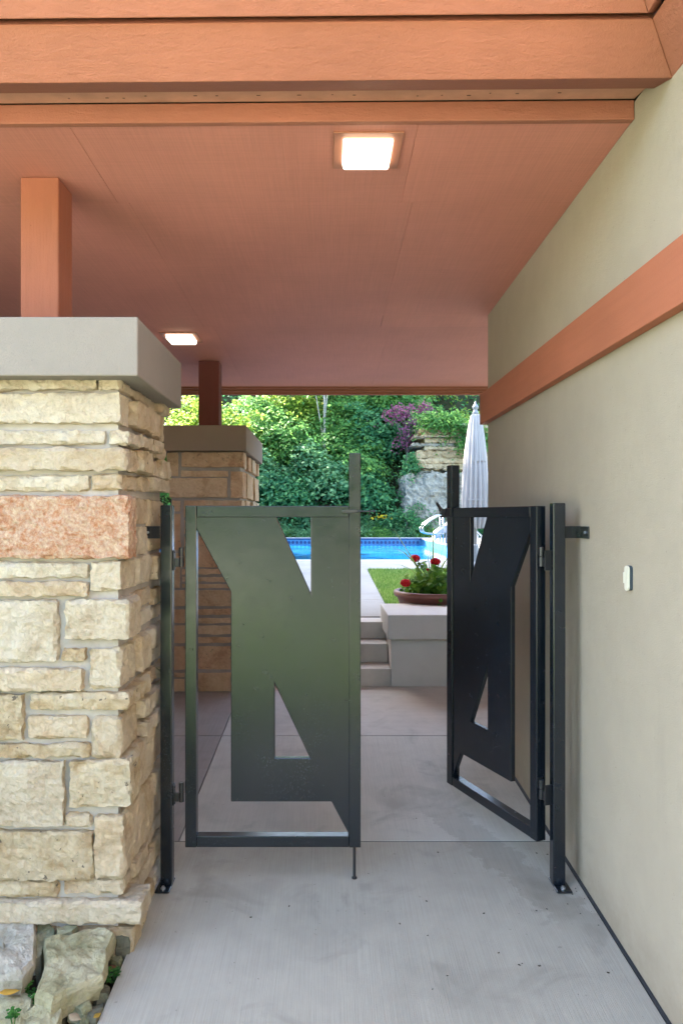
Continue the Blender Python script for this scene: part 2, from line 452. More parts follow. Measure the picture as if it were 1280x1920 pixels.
M['grass'] = leaf_mat('lawn_blade', (0.07, 0.18, 0.03), (0.16, 0.30, 0.06), (0.36, 0.42, 0.16), 0.4)
M['dry_leaf'] = leaf_mat('dry_leaf', (0.42, 0.24, 0.05), (0.5, 0.3, 0.06), (0.55, 0.34, 0.08), 0.25)
M['pale_leaf'] = leaf_mat('pale_dry_leaf', (0.30, 0.22, 0.15), (0.34, 0.25, 0.17), (0.38, 0.28, 0.2), 0.2)
M['brown_leaf'] = leaf_mat('brown_dry_leaf', (0.16, 0.07, 0.04), (0.2, 0.1, 0.06), (0.26, 0.13, 0.08), 0.2)
M['bark'] = m_simple('grey_bark', (0.16, 0.14, 0.115), 0.9, 0.3, 9.0, 0.8, 40.0)
M['bark_pale'] = m_simple('pale_bark', (0.40, 0.37, 0.32), 0.85, 0.2, 9.0, 0.6, 40.0)
M['lawn_soil'] = m_simple('lawn_ground', (0.105, 0.155, 0.055), 0.95, 0.3, 3.0, 0.6, 60.0, 0.15)
M['hill'] = m_simple('hillside_earth', (0.045, 0.05, 0.025), 0.95, 0.45, 1.5, 0.8, 8.0, 0.1)
M['terracotta'] = m_simple('brown_planter', (0.17, 0.065, 0.05), 0.45, 0.15, 8.0, 0.1, 60.0)
M['canvas'] = m_simple('pale_canvas', (0.38, 0.36, 0.35), 0.85, 0.06, 5.0, 0.2, 200.0)
M['white_gel'] = m_simple('white_fibreglass', (0.24, 0.25, 0.26), 0.3, 0.04)
M['chrome'] = m_simple('polished_steel', (0.30, 0.32, 0.34), 0.32, 0.04, 4.0, 0, 80, None, 1.0)
M['liner'] = m_simple('pool_liner_blue', (0.02, 0.13, 0.42), 0.4, 0.2, 2.0)
M['tile_blue'] = m_simple('pool_tile_pale', (0.05, 0.20, 0.40), 0.25, 0.15, 5.0)
M['tile_dark'] = m_simple('pool_tile_navy', (0.015, 0.05, 0.16), 0.25, 0.15, 5.0)
M['coping'] = m_simple('white_coping', (0.42, 0.42, 0.42), 0.6, 0.08, 5.0)
def water_mat():
    n = NT('pool_water')
    a = n.noise(1.0, 4, 0.6, n.mapping((0.7, 2.2, 1.0)), 0.6)
    c = n.ramp(a, [(0.35, (0.004, 0.075, 0.27)), (0.55, (0.006, 0.12, 0.36)), (0.75, (0.03, 0.26, 0.50))])
    n.bump(n.noise(1.0, 3, 0.5, n.mapping((2.5, 7.0, 1.0)), 0.5), 0.08, 0.03)
    n.p.inputs['IOR'].default_value = 1.33
    return n.fin(c, 0.05, 0.5)
M['water'] = water_mat()

rnd = random.Random(11)

# ------------------------------------------------------------------ rough stone block
def rough_block(p0, p1, amp=0.006, res=0.03, seed=0.0, chip=0.010, fine=0.35, freq=9.0, jag=1.0):
    """closed box p0..p1 whose faces are split into a grid and broken up by noise"""
    x0, y0, z0 = p0; x1, y1, z1 = p1
    dims = (x1 - x0, y1 - y0, z1 - z0)
    N = [max(2, min(40, int(round(d / res)))) for d in dims]
    idx = {}; V = []; F = []
    c = Vector(((x0 + x1) / 2, (y0 + y1) / 2, (z0 + z1) / 2))
    sv = Vector((seed * 3.17, seed * 1.73, seed * 2.41))
    def vert(i, j, k):
        key = (i, j, k)
        if key in idx: return idx[key]
        t = (i / N[0], j / N[1], k / N[2])
        p = Vector((x0 + dims[0] * t[0], y0 + dims[1] * t[1], z0 + dims[2] * t[2]))
        nrm = Vector((0, 0, 0)); cnt = 0
        for a in range(3):
            if key[a] == 0: nrm[a] -= 1; cnt += 1
            elif key[a] == N[a]: nrm[a] += 1; cnt += 1
        q = (p + sv) * freq
        if cnt == 1:            # split face: flat facets with a coarse grain
            d = noise.fractal(q, 1.0, 2.0, 3) * amp * .9 + noise.noise(q * 5.0) * amp * .45 + noise.noise(q * 13.0) * amp * .38
            p2 = p + nrm * d
        else:                   # broken arrises: the outline wanders, the corner stays crisp
            p2 = p.copy()
            for a in range(3):
                if nrm[a]:
                    e = noise.noise((p + sv) * freq * 3.1 + Vector((a * 7.0, 0, 0))) * chip * .75 + noise.noise((p + sv) * freq * 8.0 + Vector((0, a * 5.0, 0))) * chip * .55
                    p2[a] += nrm[a] * (e - chip * .25) * jag
        idx[key] = len(V); V.append(tuple(p2)); return idx[key]
    def face(ax, side):
        a, b = [(1, 2), (2, 0), (0, 1)][ax]
        for i in range(N[a]):
            for j in range(N[b]):
                q = []
                for (di, dj) in ((0, 0), (1, 0), (1, 1), (0, 1)):
                    k = [0, 0, 0]; k[ax] = N[ax] if side else 0; k[a] = i + di; k[b] = j + dj
                    q.append(vert(*k))
                F.append(tuple(q) if side else tuple(reversed(q)))
    for ax in range(3):
        face(ax, 0); face(ax, 1)
    return V, F

def stone(parent, p0, p1, mat, seed, amp=0.006, res=0.03, chip=0.010, name='stone', smooth=False, freq=9.0, jag=1.0):
    V, F = rough_block(p0, p1, amp, res, seed, chip, freq=freq, jag=jag)
    me = bpy.data.meshes.new(name); me.from_pydata(V, [], F)
    if smooth: me.polygons.foreach_set('use_smooth', [True] * len(me.polygons))
    return link(name, me, mat, parent)

# ================================================================== THE SETTING
XW = 1.057            # face of the stucco house wall
YW = 4.69             # far end of that wall
XE = -0.705           # left edge of the walkway slab

def sheet(name, quads, mat, label, cat, kind='structure'):
    mb = MB()
    for q in quads: mb.add(q, [(0, 1, 2, 3)])
    o = mb.build(name, mat); return tag(o, label, cat, kind=kind)

# big ground sheet (front lawn, to the horizon)
g = MB(); g.add([(-400, -400, -0.16), (400, -400, -0.16), (400, 400, -0.16), (-400, 400, -0.16)], [(0, 1, 2, 3)])
tag(g.build('ground', M['lawn_soil']), 'green front lawn and ground stretching out around the house', 'ground', kind='structure')

# walkway slabs: a thick pour, with open contraction joints between the pieces
def slab(parent, x0, x1, ya, yb, mat, gap=0.0045, thick=0.14):
    mb = MB()
    a, b = ya + gap, yb - gap
    mb.hexa([(x0, a, FZ(a) - thick), (x1, a, FZ(a) - thick), (x1, b, FZ(b) - thick), (x0, b, FZ(b) - thick),
             (x0, a, FZ(a)), (x1, a, FZ(a)), (x1, b, FZ(b)), (x0, b, FZ(b))])
    return mb.build('slab', mat, parent, bevel=0.0018)
walk = empty('walkway', (0, 2.2, 0)); tag(walk, 'broom finished grey concrete walkway running through the gate', 'walkway', kind='structure')
walk.location = (0, 0, 0)
for (ya, yb) in ((-6.0, -3.0), (-3.0, 0.3), (0.3, 3.304)):
    slab(walk, XE, 1.045, ya, yb, M['conc'])
slab(walk, -0.680, 1.045, 3.304, 4.66, M['conc_bright'])
slab(walk, -0.680, 1.045, 4.66, 5.77, M['conc_x'])
slab(walk, 1.048, 6.0, 4.72, 5.77, M['conc_x'])
for (xa, xb) in ((-2.2, -0.686), (-4.2, -2.206)):
    slab(walk, xa, xb, 3.304, 4.66, M['conc_l'])
    slab(walk, xa, xb, 4.66, 5.77, M['conc_l'])
slab(walk, -4.2, -0.711, 3.20, 3.298, M['conc_l'])
for (xa, xb, yj) in ((-.700, 1.044, 3.304), (-.678, 1.044, 4.66), (-4.1, -.69, 4.66), (-4.1, -.69, 3.301)):
    MB().box(xa, xb, yj - .0042, yj + .0042, FZ(yj) - .06, FZ(yj) - .0022).build('joint_filler', M['foam'], walk)
# dark filler strip between slab and house wall (wavy)
mb = MB(); n = 60
pts = []
for i in range(n + 1):
    Y = -3 + (YW + 3) * i / n
    w = 0.0105 + 0.004 * noise.noise(Vector((0, Y * 3.0, 1.7)))
    pts.append((Y, w))
for i in range(n):
    (ya, wa), (yb, wb) = pts[i], pts[i + 1]
    mb.hexa([(XW - wa, ya, FZ(ya) - .08), (XW - .0005, ya, FZ(ya) - .08), (XW - .0005, yb, FZ(yb) - .08), (XW - wb, yb, FZ(yb) - .08),
             (XW - wa, ya, FZ(ya) + .005), (XW - .0005, ya, FZ(ya) + .008), (XW - .0005, yb, FZ(yb) + .008), (XW - wb, yb, FZ(yb) + .005)])
mb.build('joint_filler', M['foam'], walk)

tag(MB().box(-18.0, -3.4, -20.0, -1.4, -.30, -.148).build('bounce_court', M['drive'], None, bevel=.01), 'pale concrete court added to bounce light, on the garage side of the lawn', 'paving', kind='structure')  # unseen paving added to bounce sunlight up to the soffit
tag(MB().box(-3.39, -.73, -20.0, -12.0, -.30, -.149).build('bounce_court', M['drive'], None, bevel=.01), 'strip of pale concrete added beyond the front lawn to brighten the gate reflection', 'paving', kind='structure')  # unseen strip added to brighten the reflection high on the gate
tag(MB().box(-.72, 12.0, -20.0, -6.2, -.30, -.150).build('apron', M['asphalt'], None, bevel=.01), 'dark asphalt driveway added behind the camera to darken the gate reflection', 'apron', kind='structure')  # unseen dark paving added to darken part of the gate's reflection

# planting bed soil on the left of the walk
n1, n2 = 40, 40
mb = MB(); V = []; F = []
for i in range(n1 + 1):
    for j in range(n2 + 1):
        x = -3.2 + (3.2 + XE + 0.01) * i / n1; y = 0.8 + 2.5 * j / n2
        z = -0.115 + 0.03 * noise.fractal(Vector((x * 3, y * 3, 0.3)), 1, 2, 4) + 0.012 * noise.noise(Vector((x * 25, y * 25, 4)))
        V.append((x, y, z))
for i in range(n1):
    for j in range(n2):
        a = i * (n2 + 1) + j; F.append((a, a + n2 + 1, a + n2 + 2, a + 1))
mb.add(V, F)
tag(mb.build('planting_bed', M['soil'], smooth=True), 'dark soil of the narrow planting bed beside the walkway', 'soil', kind='structure')

# ------------------------------------------------------------------ terrace, pool surround, hill
POOL = (-9.0, 3.55, 12.9, 26.7); DECK_Z = 0.75
def path_z(Y): return 0.598 + (DECK_Z - 0.598) * min(1, max(0, (Y - 6.28) / 4.3))
def hill_z(x, y):
    if y < 27.9: return 0.0
    t = y - 27.9
    return 0.92 * min(t, 13) + 0.25 * max(t - 13, 0) + 0.7 * noise.fractal(Vector((x * .22, y * .22, 2.0)), 1, 2, 4) * min(1, t)
def terr_z(x, y):
    if POOL[0] - .3 < x < POOL[1] + .3 and POOL[2] - .3 < y < POOL[3] + .3: return -1.4
    b = path_z(y) - 0.05
    return b + hill_z(x, y) + 0.02 * noise.noise(Vector((x * .8, y * .8, 0)))
xs = sorted(set([round(-40 + 80 * i / 100, 3) for i in range(101)] + [POOL[0] - .31, POOL[0] - .29, POOL[1] + .29, POOL[1] + .31]))
ys = sorted(set([6.46] + [round(7 + 53 * i / 80, 3) for i in range(81)] + [POOL[2] - .31, POOL[2] - .29, POOL[3] + .29, POOL[3] + .31]))
V = [(x, y, terr_z(x, y)) for x in xs for y in ys]
F = []
ny = len(ys)
for i in range(len(xs) - 1):
    for j in range(ny - 1):
        a = i * ny + j; F.append((a, a + ny, a + ny + 1, a + 1))
mb = MB(); mb.add(V, F)
tag(mb.build('hillside', M['hill'], smooth=True), 'steep wooded hillside of dark earth rising behind the pool', 'hillside', kind='structure')

# path and pool deck
dk = empty('pool_deck'); tag(dk, 'pale concrete path and deck around the blue pool', 'deck', kind='structure')
def deckslab(x0, x1, ya, yb, za, zb, th=0.12, gap=0.004):
    m = MB(); a, b = ya + gap, yb - gap; x0 += gap; x1 -= gap
    m.hexa([(x0, a, za - th), (x1, a, za - th), (x1, b, zb - th), (x0, b, zb - th), (x0, a, za), (x1, a, za), (x1, b, zb), (x0, b, zb)])
    return m.build('slab', M['deck'], dk, bevel=0.006)
for (ya, yb) in ((6.56, 7.6), (7.6, 9.1), (9.1, 10.55)):
    deckslab(-1.6, 0.602, ya, yb, path_z(ya), path_z(yb))
for xa in range(-10, 8, 2):
    deckslab(xa, xa + 2, 10.55, POOL[2] - .28, DECK_Z, DECK_Z)
for ya in range(0, 7):
    deckslab(POOL[1] + .28, POOL[1] + 2.8, 12.6 + ya * 2.05, 12.6 + ya * 2.05 + 2.05, DECK_Z, DECK_Z)
for xa in range(-10, 6, 2):
    deckslab(xa, xa + 2, POOL[3] + .28, POOL[3] + .75, DECK_Z, DECK_Z)

# pool
pool = empty('swimming_pool', (0, 0, 0)); tag(pool, 'long blue swimming pool with patterned tile band beyond the steps', 'pool', kind='structure')
x0, x1, y0, y1 = POOL
mb = MB()
mb.box(x0 - .05, x1 + .05, y0 - .05, y1 + .05, -1.3, -1.2)
mb.box(x0 - .06, x0, y0, y1, -1.2, .72).box(x1, x1 + .06, y0, y1, -1.2, .72).box(x0, x1, y0 - .06, y0, -1.2, .72).box(x0, x1, y1, y1 + .06, -1.2, .72)
mb.build('basin', M['liner'], pool)
mb = MB(); mb.box(x0, x1, y1 - .012, y1 - .002, .44, .69)
tb = mb.build('tile_band', M['tile_blue'], pool)
mb = MB()
xx = -8.9
while xx < x1 - .1:
    mb.add([(xx + .055 * math.cos(t * math.pi / 4), y1 - .016, .58 + .06 * math.sin(t * math.pi / 4)) for t in range(8)], [tuple(range(8))])
    xx += .15
o = mb.build('tile_pattern', M['tile_dark'], tb); o['kind'] = 'stuff'
mb = MB(); mb.box(x1 - .012, x1 - .002, y0, y1 - .02, .44, .69); mb.build('tile_band', M['tile_blue'], pool)
for (a, b, c, d, nm) in ((x0 - .28, x1 + .28, y0 - .28, y0 + .02, 's'), (x0 - .28, x1 + .28, y1 - .02, y1 + .28, 'n'), (x1 - .02, x1 + .28, y0 + .022, y1 - .022, 'e'), (x0 - .28, x0 + .02, y0 + .022, y1 - .022, 'w')):
    MB().box(a, b, c, d, .69, DECK_Z + .006).build('coping', M['coping'], pool, bevel=.015)
MB().box(x0, x1, y1 - .03, y1 - .021, .685, .735).build('coping_edge', M['tile_dark'], pool)
mb = MB()
nx, nyy = 30, 34
V = [(x0 + (x1 - x0) * i / nx, y0 + (y1 - y0) * j / nyy, .50) for i in range(nx + 1) for j in range(nyy + 1)]
F = [(i * (nyy + 1) + j, (i + 1) * (nyy + 1) + j, (i + 1) * (nyy + 1) + j + 1, i * (nyy + 1) + j + 1) for i in range(nx) for j in range(nyy)]
mb.add(V, F); mb.build('water', M['water'], pool, smooth=True)

# ================================================================== HOUSE WALL
house = empty('house', (XW, 0, 0)); tag(house, 'tan stucco house wall with a terracotta band along the right of the walkway', 'house')
hx = lambda mb: MB().add([(v[0] - XW, v[1], v[2]) for v in mb.v], mb.f)
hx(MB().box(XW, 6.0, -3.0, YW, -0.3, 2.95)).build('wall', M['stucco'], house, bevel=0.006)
bt = 0.043
bandpts = MB().box(XW - bt, XW - 0.001, -3.0, YW + bt, 2.131, 2.328)
hx(bandpts).build('trim_band', M['band'], house, bevel=0.003)
hx(MB().box(XW, 6.0, YW + 0.001, YW + bt, 2.131, 2.328)).build('trim_band', M['band'], house, bevel=0.003)

blk = empty('blocker', (-3.0, 0, 0)); tag(blk, 'tan stucco garage wall added unseen to darken the carport behind the cream pillar', 'blocker')  # unseen wall added to darken the space under the roof
MB().box(-4.95, -.001, 2.56, 6.9, -.2, 2.79).build('wall', M['stucco'], blk, bevel=.005)

# small fixture on the wall
fx = empty('wall_sensor', (XW, 2.476, 1.307)); tag(fx, 'small cream and grey oval sensor fixed on the stucco wall', 'sensor')
def oval(L, Wd, n=10):
    pts = []
    for k in range(n + 1):
        t = math.pi * k / n; pts.append((Wd * math.cos(t), L + Wd * 0.9 * math.sin(t)))
    for k in range(n + 1):
        t = math.pi + math.pi * k / n; pts.append((Wd * math.cos(t), -L + Wd * 0.9 * math.sin(t)))
    return pts
MB().prism([oval(.031, .014)], lambda u, v, d: (-d, u + .004, v), 0.0005, .013).build('back_plate', M['dark_plastic'], fx, bevel=.003)
MB().prism([oval(.031, .0135)], lambda u, v, d: (-d, u - .001, v), .0132, .021).build('cover', M['cream_plastic'], fx, bevel=.004, seg=3)
MB().box(-.019, -.002, .0185, .030, -.020, .020).build('magnet', M['cream_plastic'], fx, bevel=.003)

# ================================================================== ROOF OVER THE BREEZEWAY
roof = empty('breezeway_roof', (0, 2.2, 2.9)); tag(roof, 'terracotta painted flat roof and soffit sheltering the gate and walkway', 'roof')
roof.location = (0, 0, 0)
XL, XR = -8.0, 6.0
def SZ(Y): return 2.889 - 0.0214 * (Y - 2.45)
def skew(X): return 0.0128 * (XW - X)
def bar(prof, xa, xb, name, mat, mitre=False, bevel=0.003, parent=None):
    """extrude a (Y,z) profile from xa to xb; the right end may be mitred"""
    mb = MB(); n = len(prof)
    A = [(xa, y + skew(xa), z) for y, z in prof]
    B = [((XW - (2.186 - y)) if mitre else xb, y + (0 if mitre else skew(xb)), z) for y, z in prof]
    mb.add(A + B, [tuple(range(n)), tuple(reversed(range(n, 2 * n)))] + [(i, (i + 1) % n, n + (i + 1) % n, n + i) for i in range(n)])
    return mb.build(name, mat, parent or roof, bevel=bevel)
main_prof = [(2.186, 2.863), (2.31, 2.906), (2.31, 2.945), (2.15, 3.07), (2.075, 2.966)]
up_prof = [(2.052, 2.967), (2.090, 2.995), (2.03, 3.14), (1.92, 3.10)]
def side_bar(prof, name):
    mb = MB(); n = len(prof)
    A = [(XW - (2.186 - y), y, z) for y, z in prof]
    B = [(XW - (2.186 - y), -3.2, z) for y, z in prof]
    mb.add(A + B, [tuple(range(n)), tuple(reversed(range(n, 2 * n)))] + [(i, (i + 1) % n, n + (i + 1) % n, n + i) for i in range(n)])
    return mb.build(name, M['beam_y'], roof, bevel=0.003)
bar(main_prof, XL, XW, 'fascia_board', M['beam'], True)
bar(up_prof, XL, XW, 'fascia_board', M['beam'], True)
side_bar([(y, z + .0015) for y, z in main_prof], 'fascia_board'); side_bar([(y, z + .0015) for y, z in up_prof], 'fascia_board')
# frieze board and vent strip
bar([(2.45, 2.884), (2.478, 2.884), (2.478, 2.955), (2.45, 2.951)], XL, XW - .001, 'frieze_board', M['beam'], bevel=.004)
vs_ = bar([(2.315, 2.928), (2.448, 2.953), (2.448, 2.965), (2.315, 2.942)], XL, XW - .004, 'vent_strip', M['vent'], bevel=0)
mb = MB()
xx = -2.2
while xx < XW - .05:
    yy = skew(xx)
    if rnd.random() < 0.45:
        w = rnd.uniform(.004, .014)
        za = 2.928 + .025 * (2.395 - 2.315) / .133 - .0012
        ya = 2.395 + yy + rnd.uniform(-.008, .012)
        zz = 2.928 + .025 * (ya - yy - 2.315) / .133 - .0010
        mb.box(xx, xx + w, ya, ya + .004, zz, zz + .002)
    xx += rnd.uniform(.045, .09)
o = mb.build('vent_slot', M['vent_dark'], vs_); o['kind'] = 'stuff'
# soffit sheets
def sheet_panel(xa, xb, ya, yb):
    g_ = .00062
    xa += g_; xb -= g_; ya += g_; yb -= g_
    mb = MB()
    mb.hexa([(xa, ya, SZ(ya)), (xb, ya, SZ(ya)), (xb, yb, SZ(yb)), (xa, yb, SZ(yb)),
             (xa, ya, SZ(ya) + .012), (xb, ya, SZ(ya) + .012), (xb, yb, SZ(yb) + .012), (xa, yb, SZ(yb) + .012)])
    mb.build('soffit_panel', M['soffit'], roof)
for xa, xb in ((XL, -5.78), (-5.78, -4.56), (-4.56, -3.34), (-3.34, -2.12), (-2.12, -0.90), (-0.90, 0.32), (0.32, XW - .001)): sheet_panel(xa, xb, 2.48, 3.08)
for xa, xb in ((XL, -5.73), (-5.73, -4.51), (-4.51, -3.29), (-3.29, -2.07), (-2.07, -0.85), (-0.85, 0.37), (0.37, XW - .001)): sheet_panel(xa, xb, 3.08, 4.94 if xb < XW - .01 else YW)
sheet_panel(0.372, XW + .15, YW + .001, 4.94)
for xa, xb in ((1.21, 2.4), (2.4, 3.6), (3.6, 4.8), (4.8, 6.0)): sheet_panel(xa, xb, YW + .001, 4.94)
for xa, xb in ((XL, -5.66), (-5.66, -4.44), (-4.44, -3.22), (-3.22, -2.0), (-2.0, -0.78), (-0.78, 0.44), (0.44, 1.66), (1.66, 2.88), (2.88, 4.1), (4.1, 6.0)): sheet_panel(xa, xb, 4.94, 6.96)
# stepped mouldings along the far eave
zE = SZ(6.96)
for k, (dy, dz) in enumerate(((0.0, .018), (.045, .040), (.09, .062))):
    MB().box(XL, XR, 6.963 + dy, 6.963 + dy + .043, zE - dz, zE + .2).build('eave_moulding', M['beam'], roof, bevel=.003)
# roof body above the sheets
MB().hexa([(XL, 2.33, 3.0), (XR, 2.33, 3.0), (XR, 7.1, 2.99), (XL, 7.1, 2.99), (XL, 1.98, 3.16), (XR, 1.98, 3.16), (XR, 7.13, 3.2), (XL, 7.13, 3.2)]).build('roof_deck', M['roofing'], roof)
MB().box(XW - .1, XR, -3.2, 2.0, 3.08, 3.2).build('roof_deck', M['roofing'], roof)
MB().box(XL - .04, XL - .002, 2.1, 7.1, 2.80, 3.15).build('fascia_board', M['beam_y'], roof, bevel=.003)

# recessed ceiling lights
def ceiling_light(x, y, s, label, drop=.035):
    z = SZ(y)
    t = empty('ceiling_light', (x, y, z)); tag(t, label, 'ceiling light', 'square recessed ceiling lights')
    h = s / 2; q = h * .74
    mb = MB()
    mb.prism([[(-h, -h), (h, -h), (h, h), (-h, h)], [(-q, -q), (-q, q), (q, q), (q, -q)]], lambda u, v, d: (u, v, d - .0214 * v), -.007, -.0005)
    mb.build('trim_plate', M['trim_metal'], t, bevel=.002)
    mb = MB(); a, b = q * .995, q * .93
    mb.hexa([(-b, -b, -drop), (b, -b, -drop), (b, b, -drop), (-b, b, -drop), (-a, -a, -.003), (a, -a, -.003), (a, a, -.003), (-a, a, -.003)])
    mb.build('diffuser', M['lens'], t, bevel=.008, seg=3)
ceiling_light(0.150, 2.655, 0.250, 'lit square soffit light above the left gate leaf')
ceiling_light(-1.055, 5.20, 0.265, 'lit square soffit light between the two stone pillars')

# ================================================================== STONE PILLARS
def pillar_cap(parent, x0, x1, y0, y1, z0, z1, mat='cap'):
    return MB().box(x0, x1, y0, y1, z0, z1).build('cap', M[mat], parent, bevel=.006, seg=3)

YF = 2.53
p1 = empty('stone_pillar', (-1.14, 2.8, 0)); tag(p1, 'large cream limestone pillar with pale cap beside the left gate post', 'pillar', 'stone pillars under the roof')
p1.location = (0, 0, 0)
MB().box(-3.0, -.742, YF + .018, 3.185, -0.2, 2.004).build('mortar_core', M['mortar'], p1)
pillar_cap(p1, -3.0, -.647, 2.45, 3.19, 2.0035, 2.207)
# front stones: pixel-measured x0, x1, y0, y1, proud, material, return length (corner stones)
FS = [
 (-70,182,712,731,.008,'a',0),(185,228,711,731,.006,'a',.50),(-150,-76,712,733,.01,'b',0),
 (-90,227,737,794,.012,'a',.10),(-155,-96,737,770,.006,'b',0),(-155,-96,775,833,.01,'a',0),
 (-60,197,807,833,.002,'a',0),(204,243,807,833,.008,'a',.17),(-90,-66,800,833,.0,'b',0),
 (-110,238,841,882,.022,'b',.15),(-155,-115,840,884,.004,'a',0),
 (-40,167,892,920,.0,'a',0),(171,226,888,917,.004,'b',.22),(-155,-46,890,922,.008,'b',0),
 (-40,244,930,1047,.020,'r',.09),(-155,-46,928,985,.006,'a',0),(-155,-46,992,1047,.012,'b',0),
 (-50,166,1056,1084,.004,'a',0),(-155,166,1091,1118,.012,'b',0),(-155,-56,1056,1085,.003,'a',0),(170,226,1053,1108,.006,'a',.20),
 (-30,108,1126,1241,.008,'a',0),(124,245,1125,1198,.018,'a',.14),(116,160,1216,1240,.006,'c',0),(167,226,1216,1291,.004,'a',.20),(-155,-36,1126,1180,.01,'b',0),(-155,-36,1187,1241,.003,'a',0),
 (-80,156,1254,1295,.018,'b',0),(-155,-86,1250,1295,.004,'a',0),
 (59,243,1301,1330,.012,'c',.16),(-60,44,1302,1388,.010,'c',0),(52,163,1343,1385,.004,'b',0),(172,226,1346,1421,.002,'b',.22),(-155,-66,1302,1340,.0,'a',0),(-155,-66,1347,1421,.01,'b',0),
 (-60,170,1395,1421,.008,'c',0),
 (-40,121,1427,1549,.014,'a',0),(133,246,1424,1511,.018,'c',.13),(122,170,1527,1551,.004,'b',0),(178,234,1530,1645,.012,'b',.42),(-155,-46,1427,1480,.0,'b',0),(-155,-46,1488,1549,.012,'a',0),
 (-60,175,1558,1650,.012,'c',0),(-155,-66,1558,1650,.003,'a',0),
 (-40,108,1656,1683,.0,'c',0),(119,232,1651,1677,.0,'b',.10),(-155,-46,1657,1683,.01,'b',0),
 (-30,268,1688,1728,.024,'a',.12),(-155,-36,1688,1728,.01,'c',0),
 (-60,120,1742,1800,.0,'c',0),(128,250,1742,1800,.0,'c',.2),
]
rows = []
for i, (a, b, c, d, pr, mt, ret) in enumerate(FS):
    xa, xb = PX(a, YF), PX(b, YF); za, zb = PZ(d, YF), PZ(c, YF)
    back = YF + (ret if ret else .07)
    big = (d - c) > 60
    stone(p1, (xa, YF - pr, za), (xb, back, zb), M['stone_' + mt], i + 1.3, amp=.0085 if not big else .0105, res=.0125 if xb > -1.18 else .05, chip=.0105)
    if ret: rows.append((za, zb, back, xb))
# coarser courses of an unseen wall added leftward to dim the carport
rl = random.Random(8); zc = .06
while zc < 1.98:
    hh = min(rl.uniform(.06, .20), 2.0 - zc); xc = -1.47
    while xc > -2.98:
        L = min(rl.uniform(.2, .55), xc + 3.0)
        stone(p1, (xc - L + .012, YF - rl.uniform(0, .02), zc + .007), (xc, YF + .07, zc + hh - .007), M[rl.choice(['stone_a', 'stone_b', 'stone_c'])], xc * 9 + zc, .006, .06, .007)
        xc -= L
    zc += hh
# side stones (face turned to the walkway), row by row behind the corner stones
rs = random.Random(5)
SX = -.728
k = 100
rows.sort(reverse=True)
for (za, zb, back, xb) in rows:
    y = back + .012
    h = zb - za
    while y < 3.15:
        L = min(3.19 - y, rs.uniform(.12, .30))
        if 3.19 - (y + L) < .08: L = 3.19 - y
        pr = rs.uniform(-.006, .045)
        if 1.40 < (za + zb) / 2 < 1.56 and y + L > 2.75: pr = .0
        if h > .115 and rs.random() < .7:
            s_ = za + h * rs.uniform(.4, .62)
            stone(p1, (SX - .06, y, s_ + .006), (SX + pr, y + L, zb + rs.uniform(-.01, .008)), M[rs.choice(['stone_a', 'stone_b', 'stone_c'])], k, .009, .02, .011); k += 1
            stone(p1, (SX - .06, y, za - rs.uniform(-.006, .006)), (SX + max(-.004, pr + rs.uniform(-.035, .02)), y + L, s_ - .006), M[rs.choice(['stone_a', 'stone_b'])], k, .009, .02, .011); k += 1
        else:
            stone(p1, (SX - .06, y, za - rs.uniform(-.008, .008)), (SX + pr, y + L, zb + rs.uniform(-.008, .010)), M[rs.choice(['stone_a', 'stone_b', 'stone_b', 'stone_c'])], k, .009, .02, .011); k += 1
        y += L + .013

# second pillar
Y2 = 5.60
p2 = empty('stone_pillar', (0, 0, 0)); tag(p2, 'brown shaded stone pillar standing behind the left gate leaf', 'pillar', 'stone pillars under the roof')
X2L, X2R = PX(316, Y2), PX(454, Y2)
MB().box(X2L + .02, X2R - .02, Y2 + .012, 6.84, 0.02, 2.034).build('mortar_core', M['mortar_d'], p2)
pillar_cap(p2, -1.33, -.621, 5.53, 6.93, 2.0335, 2.232, 'cap_shaded')
F2 = [(313,334,848,893,'w'),(340,455,848,876,'w2'),(339,428,882,894,'w'),(317,426,896,933,'w'),(432,454,884,934,'w2'),
      (322,338,938,959,'w'),(345,453,938,970,'w'),(316,338,963,1032,'w2'),(345,453,975,1000,'w'),(345,453,1005,1064,'w2'),
      (316,337,1036,1103,'w'),(341,452,1067,1077,'w2'),(341,455,1082,1091,'w'),(341,450,1095,1103,'w'),
      (316,454,1107,1137,'w'),(316,347,1143,1169,'w2'),(352,453,1142,1153,'w2'),(352,450,1159,1169,'w'),
      (316,347,1173,1206,'w'),(352,455,1173,1190,'w'),(352,452,1195,1206,'w2'),(316,349,1212,1256,'w2'),(354,454,1212,1256,'w2'),
      (316,346,1262,1270,'w'),(316,346,1274,1297,'w'),(352,455,1262,1297,'w')]
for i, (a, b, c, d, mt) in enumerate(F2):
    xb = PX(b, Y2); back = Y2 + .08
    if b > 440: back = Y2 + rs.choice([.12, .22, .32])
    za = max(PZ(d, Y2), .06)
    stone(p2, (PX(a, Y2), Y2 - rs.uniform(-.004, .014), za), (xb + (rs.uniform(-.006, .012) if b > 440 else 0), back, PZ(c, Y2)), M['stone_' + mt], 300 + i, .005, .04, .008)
    if b > 440:
        y = back + .014
        while y < 6.8:
            L = min(6.85 - y, rs.uniform(.18, .45))
            stone(p2, (X2R - .06, y, za + rs.uniform(-.004, .006)), (X2R + rs.uniform(-.01, .03), y + L, PZ(c, Y2) + rs.uniform(-.006, .006)), M[rs.choice(['stone_w', 'stone_b', 'stone_w2'])], 400 + i + y, .005, .06, .008)
            y += L + .014

